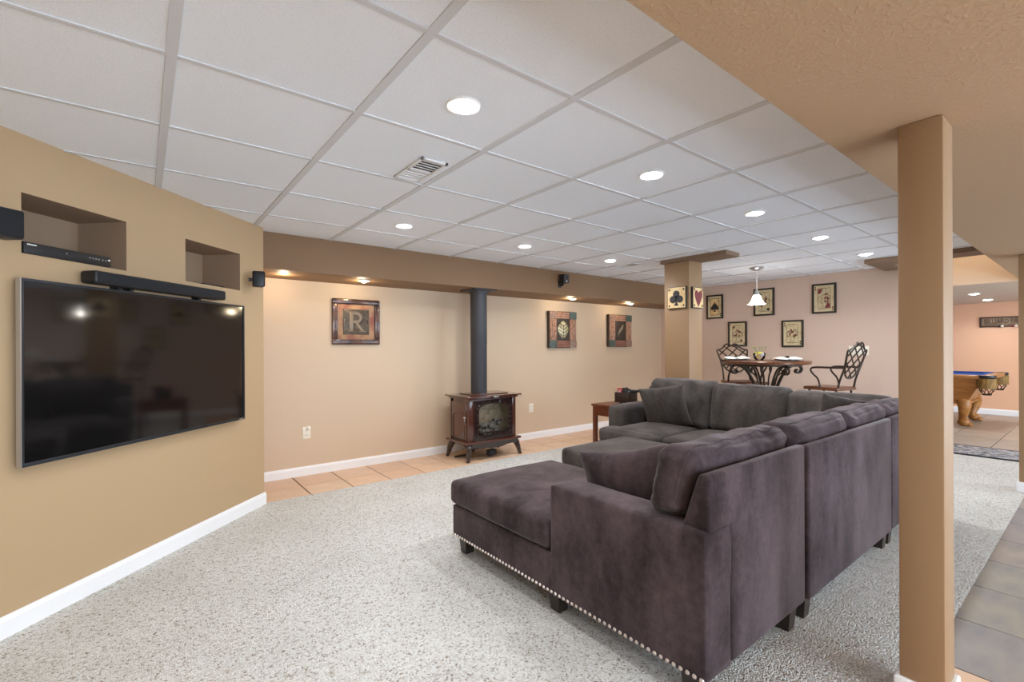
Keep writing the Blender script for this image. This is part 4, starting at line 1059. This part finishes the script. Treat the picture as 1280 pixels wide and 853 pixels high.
for k in range(4):
    a = R(-51 + 90 * k + 14); mb = MB()
    for o_ in (-0.016, 0.016):
        mb.tube([(r * math.cos(a) - o_ * math.sin(a), r * math.sin(a) + o_ * math.cos(a), z) for r, z, _ in [(v.x, v.y, 0) for v in curve([(p[0], p[1], 0) for p in legp])]], 0.0115, 6)
    mb.obj('leg', 'iron', bt)
    a += R(45); mb = MB()
    mb.tube([(v.x * math.cos(a), v.x * math.sin(a), v.y) for v in curve([(p[0], p[1], 0) for p in inp])], 0.009, 6)
    mb.tube([(v.x * math.cos(a + 0.5) , v.x * math.sin(a + 0.5), v.y) for v in curve([(p[0], p[1], 0) for p in inp])], 0.008, 6)
    mb.obj('inner_scroll', 'iron', bt)
MB().tube([(0.1 * math.cos(q * math.pi / 12), 0.1 * math.sin(q * math.pi / 12), 0.5) for q in range(24)], 0.012, 6, True).obj('collar_ring', 'iron', bt)
MB().tube([(0.37 * math.cos(q * math.pi / 18), 0.37 * math.sin(q * math.pi / 18), 1.002) for q in range(36)], 0.011, 6, True).obj('top_ring', 'iron', bt)

def make_chair():
    t = thing('bar_chair', '', 'chair', (0, 0, 0))
    MB().soft(-0.225, 0.225, -0.225, 0.215, 0.725, 0.762, 0.016, (0, 0, 0.004), (12, 12, 4)).obj('seat', 'tabletop', t)
    yb = lambda h: 0.20 + 0.16 * (h - 0.75) / 0.5
    half = [(0, 0.865), (0.06, 0.872), (0.115, 0.905), (0.155, 0.965), (0.185, 1.04), (0.205, 1.11), (0.215, 1.175), (0.175, 1.18), (0.13, 1.205), (0.09, 1.245), (0.05, 1.262), (0.02, 1.25), (0.008, 1.235)]
    out = half + [(-x, z) for x, z in half[::-1][:-1]]
    sm = []
    pts = [(x, yb(z), z) for x, z in out]
    sm = curve(pts + [pts[0]], 3)
    mb = MB(); mb.tube(sm, 0.011, 6)
    for s_ in (-1, 1): mb.tube([(s_ * (0.035 + 0.018 * math.cos(q)), yb(1.235), 1.235 + 0.014 * math.sin(q)) for q in [k * 0.9 for k in range(7)]], 0.006, 5)
    mb.obj('back_frame', 'iron', t)
    poly = out
    def inside(x, z):
        c = False; n = len(poly)
        for i in range(n):
            x1, z1 = poly[i]; x2, z2 = poly[i - 1]
            if (z1 > z) != (z2 > z) and x < (x2 - x1) * (z - z1) / (z2 - z1) + x1: c = not c
        return c
    for sl in (0.82, -0.82):
        for h0 in (0.90, 1.02, 1.14, 1.26):
            run = [(-0.24 + 0.008 * k, h0 + sl * (-0.24 + 0.008 * k)) for k in range(61)]
            run = [p for p in run if inside(*p)]
            if len(run) > 3: MB().tube([(x, yb(z) + (0.004 if sl > 0 else -0.004), z) for x, z in (run[0], run[len(run) // 2], run[-1])], 0.0085, 5).obj('lattice_strap', 'iron', t)
    for s_ in (-1, 1):
        MB().tube(curve([(s_ * 0.185, 0.195, 0.74), (s_ * 0.18, yb(0.85) - 0.01, 0.85), (s_ * 0.178, yb(0.98), 0.98), (s_ * 0.2, yb(1.10), 1.10)], 4), 0.012, 6).obj('back_post', 'iron', t)
        MB().tube(curve([(s_ * 0.185, yb(0.99), 0.985), (s_ * 0.22, 0.13, 0.985), (s_ * 0.235, -0.03, 0.985), (s_ * 0.235, -0.10, 0.975), (s_ * 0.232, -0.115, 0.945), (s_ * 0.228, -0.085, 0.905), (s_ * 0.222, -0.035, 0.86), (s_ * 0.22, -0.01, 0.80), (s_ * 0.215, -0.005, 0.745)], 4), 0.0115, 6).obj('arm', 'iron', t)
        for sy in (-1, 1):
            MB().tube(curve([(s_ * 0.17, sy * 0.17, 0.73), (s_ * 0.185, sy * 0.185, 0.45), (s_ * 0.215, sy * 0.215, 0.12), (s_ * 0.235, sy * 0.235, 0.012)], 3), 0.014, 6).obj('leg', 'iron', t)
    MB().tube([(0.2 * c1, 0.2 * s1, 0.30) for c1, s1 in [(math.cos(k * math.pi / 10) * 1.25, math.sin(k * math.pi / 10) * 1.25) for k in range(20)]], 0.009, 6, True).obj('foot_ring', 'iron', t)
    return t
ch1 = make_chair(); ch1['group'] = 'wrought iron bar chairs'
ch2 = dup(ch1, (6.24, 2.01, 0), R(169)); ch2.scale = (0.86, 0.86, 1.0)
ch1.location = (6.36, 3.05, 0); ch1.rotation_euler[2] = R(-37)
ch1['label'] = 'wrought iron lattice-back bar chair behind the table, below the low card picture'
ch2['label'] = 'wrought iron lattice-back bar chair with open arms in front of the wall switch'

# table settings
def setting(x, y, rz, label_p, label_n):
    m_ = MB().lathe([(0, 0), (0.165, 0), (0.168, 0.003), (0, 0.004)], 32, cap=False).obj('place_mat', 'navy'); m_.location = (x, y, 1.0545)
    tag(m_, 'dark round place mat under ' + label_p, 'place mat', 'place mats')
    p_ = MB().lathe([(0, 0.0), (0.08, 0.0), (0.135, 0.014), (0.138, 0.016), (0.08, 0.006), (0, 0.005)], 32, cap=False).obj('dinner_plate', 'china'); p_.location = (x, y, 1.059)
    tag(p_, 'white dinner plate ' + label_n, 'plate', 'dinner plates')
    n_ = thing('folded_napkin', 'white ringed napkin on the plate ' + label_n, 'napkin', (x, y, 1.073), rz, 'folded napkins')
    for s_ in (-1, 1):
        x0, x1 = sorted((s_ * 0.004, s_ * 0.145))
        MB().soft(x0, x1, -0.05, 0.05, 0.003, 0.016, 0.006, (0.0, 0.012, 0.014), (12, 10, 6), 0.006, 14, s_ * 3.0 + x).obj('cloth', 'linen', n_)
    MB().lathe([(0.02, -0.015), (0.022, -0.012), (0.022, 0.012), (0.02, 0.015)], 16, Matrix.Translation((0, 0, 0.02)) @ Matrix.Rotation(R(90), 4, 'Y')).obj('napkin_ring', 'iron', n_)
setting(5.80, 2.88, R(-50), 'the plate facing the ace of spades side', 'in front of the chair behind the table')
setting(5.90, 2.33, R(-40), 'the wider-looking plate nearer the switch side', 'at the side of the chair by the wall switch')
fb = thing('flower_bowl', 'small glass bowl of yellow and lilac flowers on the bistro table', 'flowers', (5.93, 2.66, 1.0545))
MB().lathe([(0.0, 0.002), (0.04, 0.002), (0.062, 0.03), (0.07, 0.07), (0.066, 0.09), (0.064, 0.09), (0.067, 0.07), (0.058, 0.032), (0.036, 0.006), (0, 0.006)], 24, cap=False).obj('bowl', 'clear', fb)
rnd = random.Random(5)
for k in range(16):
    a = rnd.uniform(0, 6.28); r_ = rnd.uniform(0.0, 0.05); zz = 0.04 + rnd.uniform(0, 0.06)
    mb = MB(); c0 = Vector((r_ * math.cos(a), r_ * math.sin(a), zz))
    for q in range(5):
        b_ = q * 1.2566; mb.sph(c0 + Vector((0.012 * math.cos(b_), 0.012 * math.sin(b_), 0)), 0.011, 6, (1, 1, 0.6))
    mb.obj('blossom', 'yellow' if k % 2 == 0 else 'lilac', fb)
mb = MB()
for k in range(5):
    a = k * 1.25 + 0.3; mb.tube([(0.02 * math.cos(a), 0.02 * math.sin(a), 0.05), (0.045 * math.cos(a), 0.045 * math.sin(a), 0.12), (0.07 * math.cos(a), 0.07 * math.sin(a), 0.16)], 0.0022, 4).sph((0.07 * math.cos(a), 0.07 * math.sin(a), 0.163), 0.007, 6)
mb.obj('sprigs', 'green', fb)

# ================================================================== POOL ROOM
PX0, PX1, PY0, PY1 = 9.55, 10.95, 1.05, 3.6
PO = ((PX0 + PX1) / 2, 2.3, 0)
pl = thing('pool_table', 'honey oak pool table with blue felt, fringed pockets and claw feet', 'pool table', PO)
MB().box(PX0 + 0.13, PX1 - 0.13, PY0 + 0.13, PY1 - 0.13, 0.745, 0.765).obj('felt_bed', 'felt', pl, off=PO)
mb = MB()
mb.box(PX0, PX0 + 0.13, PY0 + 0.1, PY1 - 0.1, 0.735, 0.79, 0.01).box(PX1 - 0.13, PX1, PY0 + 0.1, PY1 - 0.1, 0.735, 0.79, 0.01)
mb.box(PX0 + 0.1, PX1 - 0.1, PY0, PY0 + 0.13, 0.735, 0.79, 0.01).box(PX0 + 0.1, PX1 - 0.1, PY1 - 0.13, PY1, 0.735, 0.79, 0.01); mb.obj('rail', 'oak', pl, off=PO)
mb = MB()
mb.box(PX0 + 0.11, PX0 + 0.17, PY0 + 0.14, PY1 - 0.14, 0.76, 0.797, 0.006).box(PX1 - 0.17, PX1 - 0.11, PY0 + 0.14, PY1 - 0.14, 0.76, 0.797, 0.006)
mb.box(PX0 + 0.14, PX1 - 0.14, PY0 + 0.11, PY0 + 0.17, 0.76, 0.797, 0.006).box(PX0 + 0.14, PX1 - 0.14, PY1 - 0.17, PY1 - 0.11, 0.76, 0.797, 0.006); mb.obj('cushion_rail', 'felt', pl, off=PO)
def frustum(x0, x1, y0, y1, z0, z1, k):
    b = bmesh.new(); bmesh.ops.create_cube(b, size=1)
    for v in b.verts:
        f = 0 if v.co.z > 0 else k
        v.co = Vector(((x0 + f) if v.co.x < 0 else (x1 - f), (y0 + f) if v.co.y < 0 else (y1 - f), z1 if v.co.z > 0 else z0))
    return MB()._merge(b)
frustum(PX0 + 0.06, PX1 - 0.06, PY0 + 0.10, PY1 - 0.06, 0.60, 0.737, 0.02).obj('apron', 'oak', pl, off=PO)
frustum(PX0 + 0.09, PX1 - 0.09, PY0 + 0.17, PY1 - 0.09, 0.36, 0.602, 0.14).obj('cabinet', 'oak', pl, off=PO)
MB().box(PX0 + 0.21, PX1 - 0.21, PY0 + 0.28, PY1 - 0.2, 0.335, 0.365, 0.01).obj('lower_moulding', 'oak', pl, off=PO)
for x in (PX0 + 0.27, PX1 - 0.27):
    for y in (PY0 + 0.36, PY1 - 0.36):
        sx = -1 if x < PO[0] else 1; sy = -1 if y < PO[1] else 1
        pts = curve([(x - 0.02 * sx, y, 0.42), (x + 0.03 * sx, y + 0.03 * sy, 0.33), (x + 0.02 * sx, y + 0.02 * sy, 0.22), (x - 0.02 * sx, y - 0.0 * sy, 0.13), (x, y + 0.01 * sy, 0.07)], 4)
        rr = [0.10 - 0.055 * min(1, k / (len(pts) * 0.7)) for k in range(len(pts))]
        mb = MB().tube(pts, rr, 12); mb.sph((x + 0.01 * sx, y + 0.02 * sy, 0.06), 0.075, 14, (1, 1, 0.8))
        for q in (-1, 0, 1): mb.sph((x + 0.03 * q, y + sy * 0.085, 0.035), 0.03, 8)
        mb.obj('claw_leg', 'oak', pl, off=PO)
for x, y in ((PX0 + 0.07, PY0 + 0.07), (PX1 - 0.07, PY0 + 0.07), (PX0 + 0.07, PY1 - 0.07), (PX1 - 0.07, PY1 - 0.07), (PX0 + 0.03, PO[1]), (PX1 - 0.03, PO[1])):
    pk = MB().lathe([(0.06, 0.74), (0.075, 0.765), (0.085, 0.792), (0.10, 0.792), (0.105, 0.76), (0.08, 0.735)], 20, Matrix.Translation((x, y, 0)), cap=False).obj('pocket', 'blackp', pl, off=PO)
    fr_ = MB()
    for q in range(20):
        a = q * math.pi / 10; fr_.prism([(-0.015, 0.60), (0.015, 0.60), (0.016, 0.745), (-0.016, 0.745)], -0.004, 0.004, Matrix.Translation((x + 0.1 * math.cos(a), y + 0.1 * math.sin(a), 0)) @ Matrix.Rotation(a + math.pi / 2, 4, 'Z') @ YX)
    fr_.obj('leather_fringe', 'fringe', pk, off=PO)
    net = MB()
    for q in range(8):
        a = q * math.pi / 4; net.tube([(x + r_ * math.cos(a + t_), y + r_ * math.sin(a + t_), z_) for r_, z_, t_ in ((0.08, 0.62, 0), (0.075, 0.57, 0.3), (0.05, 0.53, 0.6), (0.02, 0.51, 0.9))], 0.006, 5)
    net.lathe([(0.0, 0.5), (0.05, 0.505), (0.055, 0.52), (0.0, 0.52)], 12, Matrix.Translation((x, y, 0)), cap=False)
    net.obj('pocket_net', 'iron', pk, off=PO)
rg = thing('area_rug', 'grey patterned runner rug lying on the tile at the carpet edge', 'rug', (7.58, 0.6, 0.0))
MB().box(-0.30, 0.30, -1.4, 0.95, 0.0005, 0.010, 0.002).obj('pile', 'rug', rg)
mb = MB().box(-0.345, -0.30, -1.43, 0.98, 0.0005, 0.009, 0.002).box(0.30, 0.345, -1.43, 0.98, 0.0005, 0.009, 0.002).box(-0.3, 0.3, 0.95, 0.98, 0.0005, 0.009, 0.002).box(-0.3, 0.3, -1.43, -1.40, 0.0005, 0.009, 0.002); mb.obj('binding', 'rug_edge', rg)
# parlour sign
sg = thing('parlor_sign', 'long dark wooden billiard parlor sign on the peach wall', 'sign', (11.85, 1.455, 1.64), WD)
MB().box(0, 1.15, -0.02, 0, -0.082, 0.082, 0.003).obj('board', 'signwood', sg)
mb = MB().box(-0.01, 1.16, -0.032, 0, 0.07, 0.088, 0.004).box(-0.01, 1.16, -0.032, 0, -0.088, -0.07, 0.004).box(-0.01, 0.018, -0.032, 0, -0.07, 0.07, 0.004).box(1.132, 1.16, -0.032, 0, -0.07, 0.07, 0.004); mb.obj('frame', 'signdark', sg)
fc = bpy.data.curves.new('lettering', 'FONT'); fc.body = 'BILLIARD PARLOR'; fc.size = 0.115; fc.extrude = 0.003; fc.align_x = 'LEFT'; fc.align_y = 'CENTER'
ftmp = bpy.data.objects.new('lettering_curve', fc)
fme = bpy.data.meshes.new_from_object(ftmp); bpy.data.objects.remove(ftmp)
fme.materials.clear(); fme.materials.append(M['gilt'])
fo = bpy.data.objects.new('lettering', fme); C.objects.link(fo); fo.parent = sg; fo.location = (0.045, -0.022, 0.008); fo.rotation_euler = (R(90), 0, 0); fo.scale = (0.66, 1, 1)
for k, (x, m_) in enumerate(((0.235, 'ink'), (0.275, 'ivory'), (0.40, 'inkred'), (0.44, 'ivory'), (0.60, 'yellow'), (0.72, 'felt'))):
    MB().sph((x, -0.034, -0.078), 0.02, 12, (1, 0.6, 1)).obj('billiard_ball', m_, sg)
MB().tube([(0.06, -0.026, -0.05), (0.2, -0.026, -0.052)], [0.006, 0.003], 6).obj('cue', 'signdark', sg)
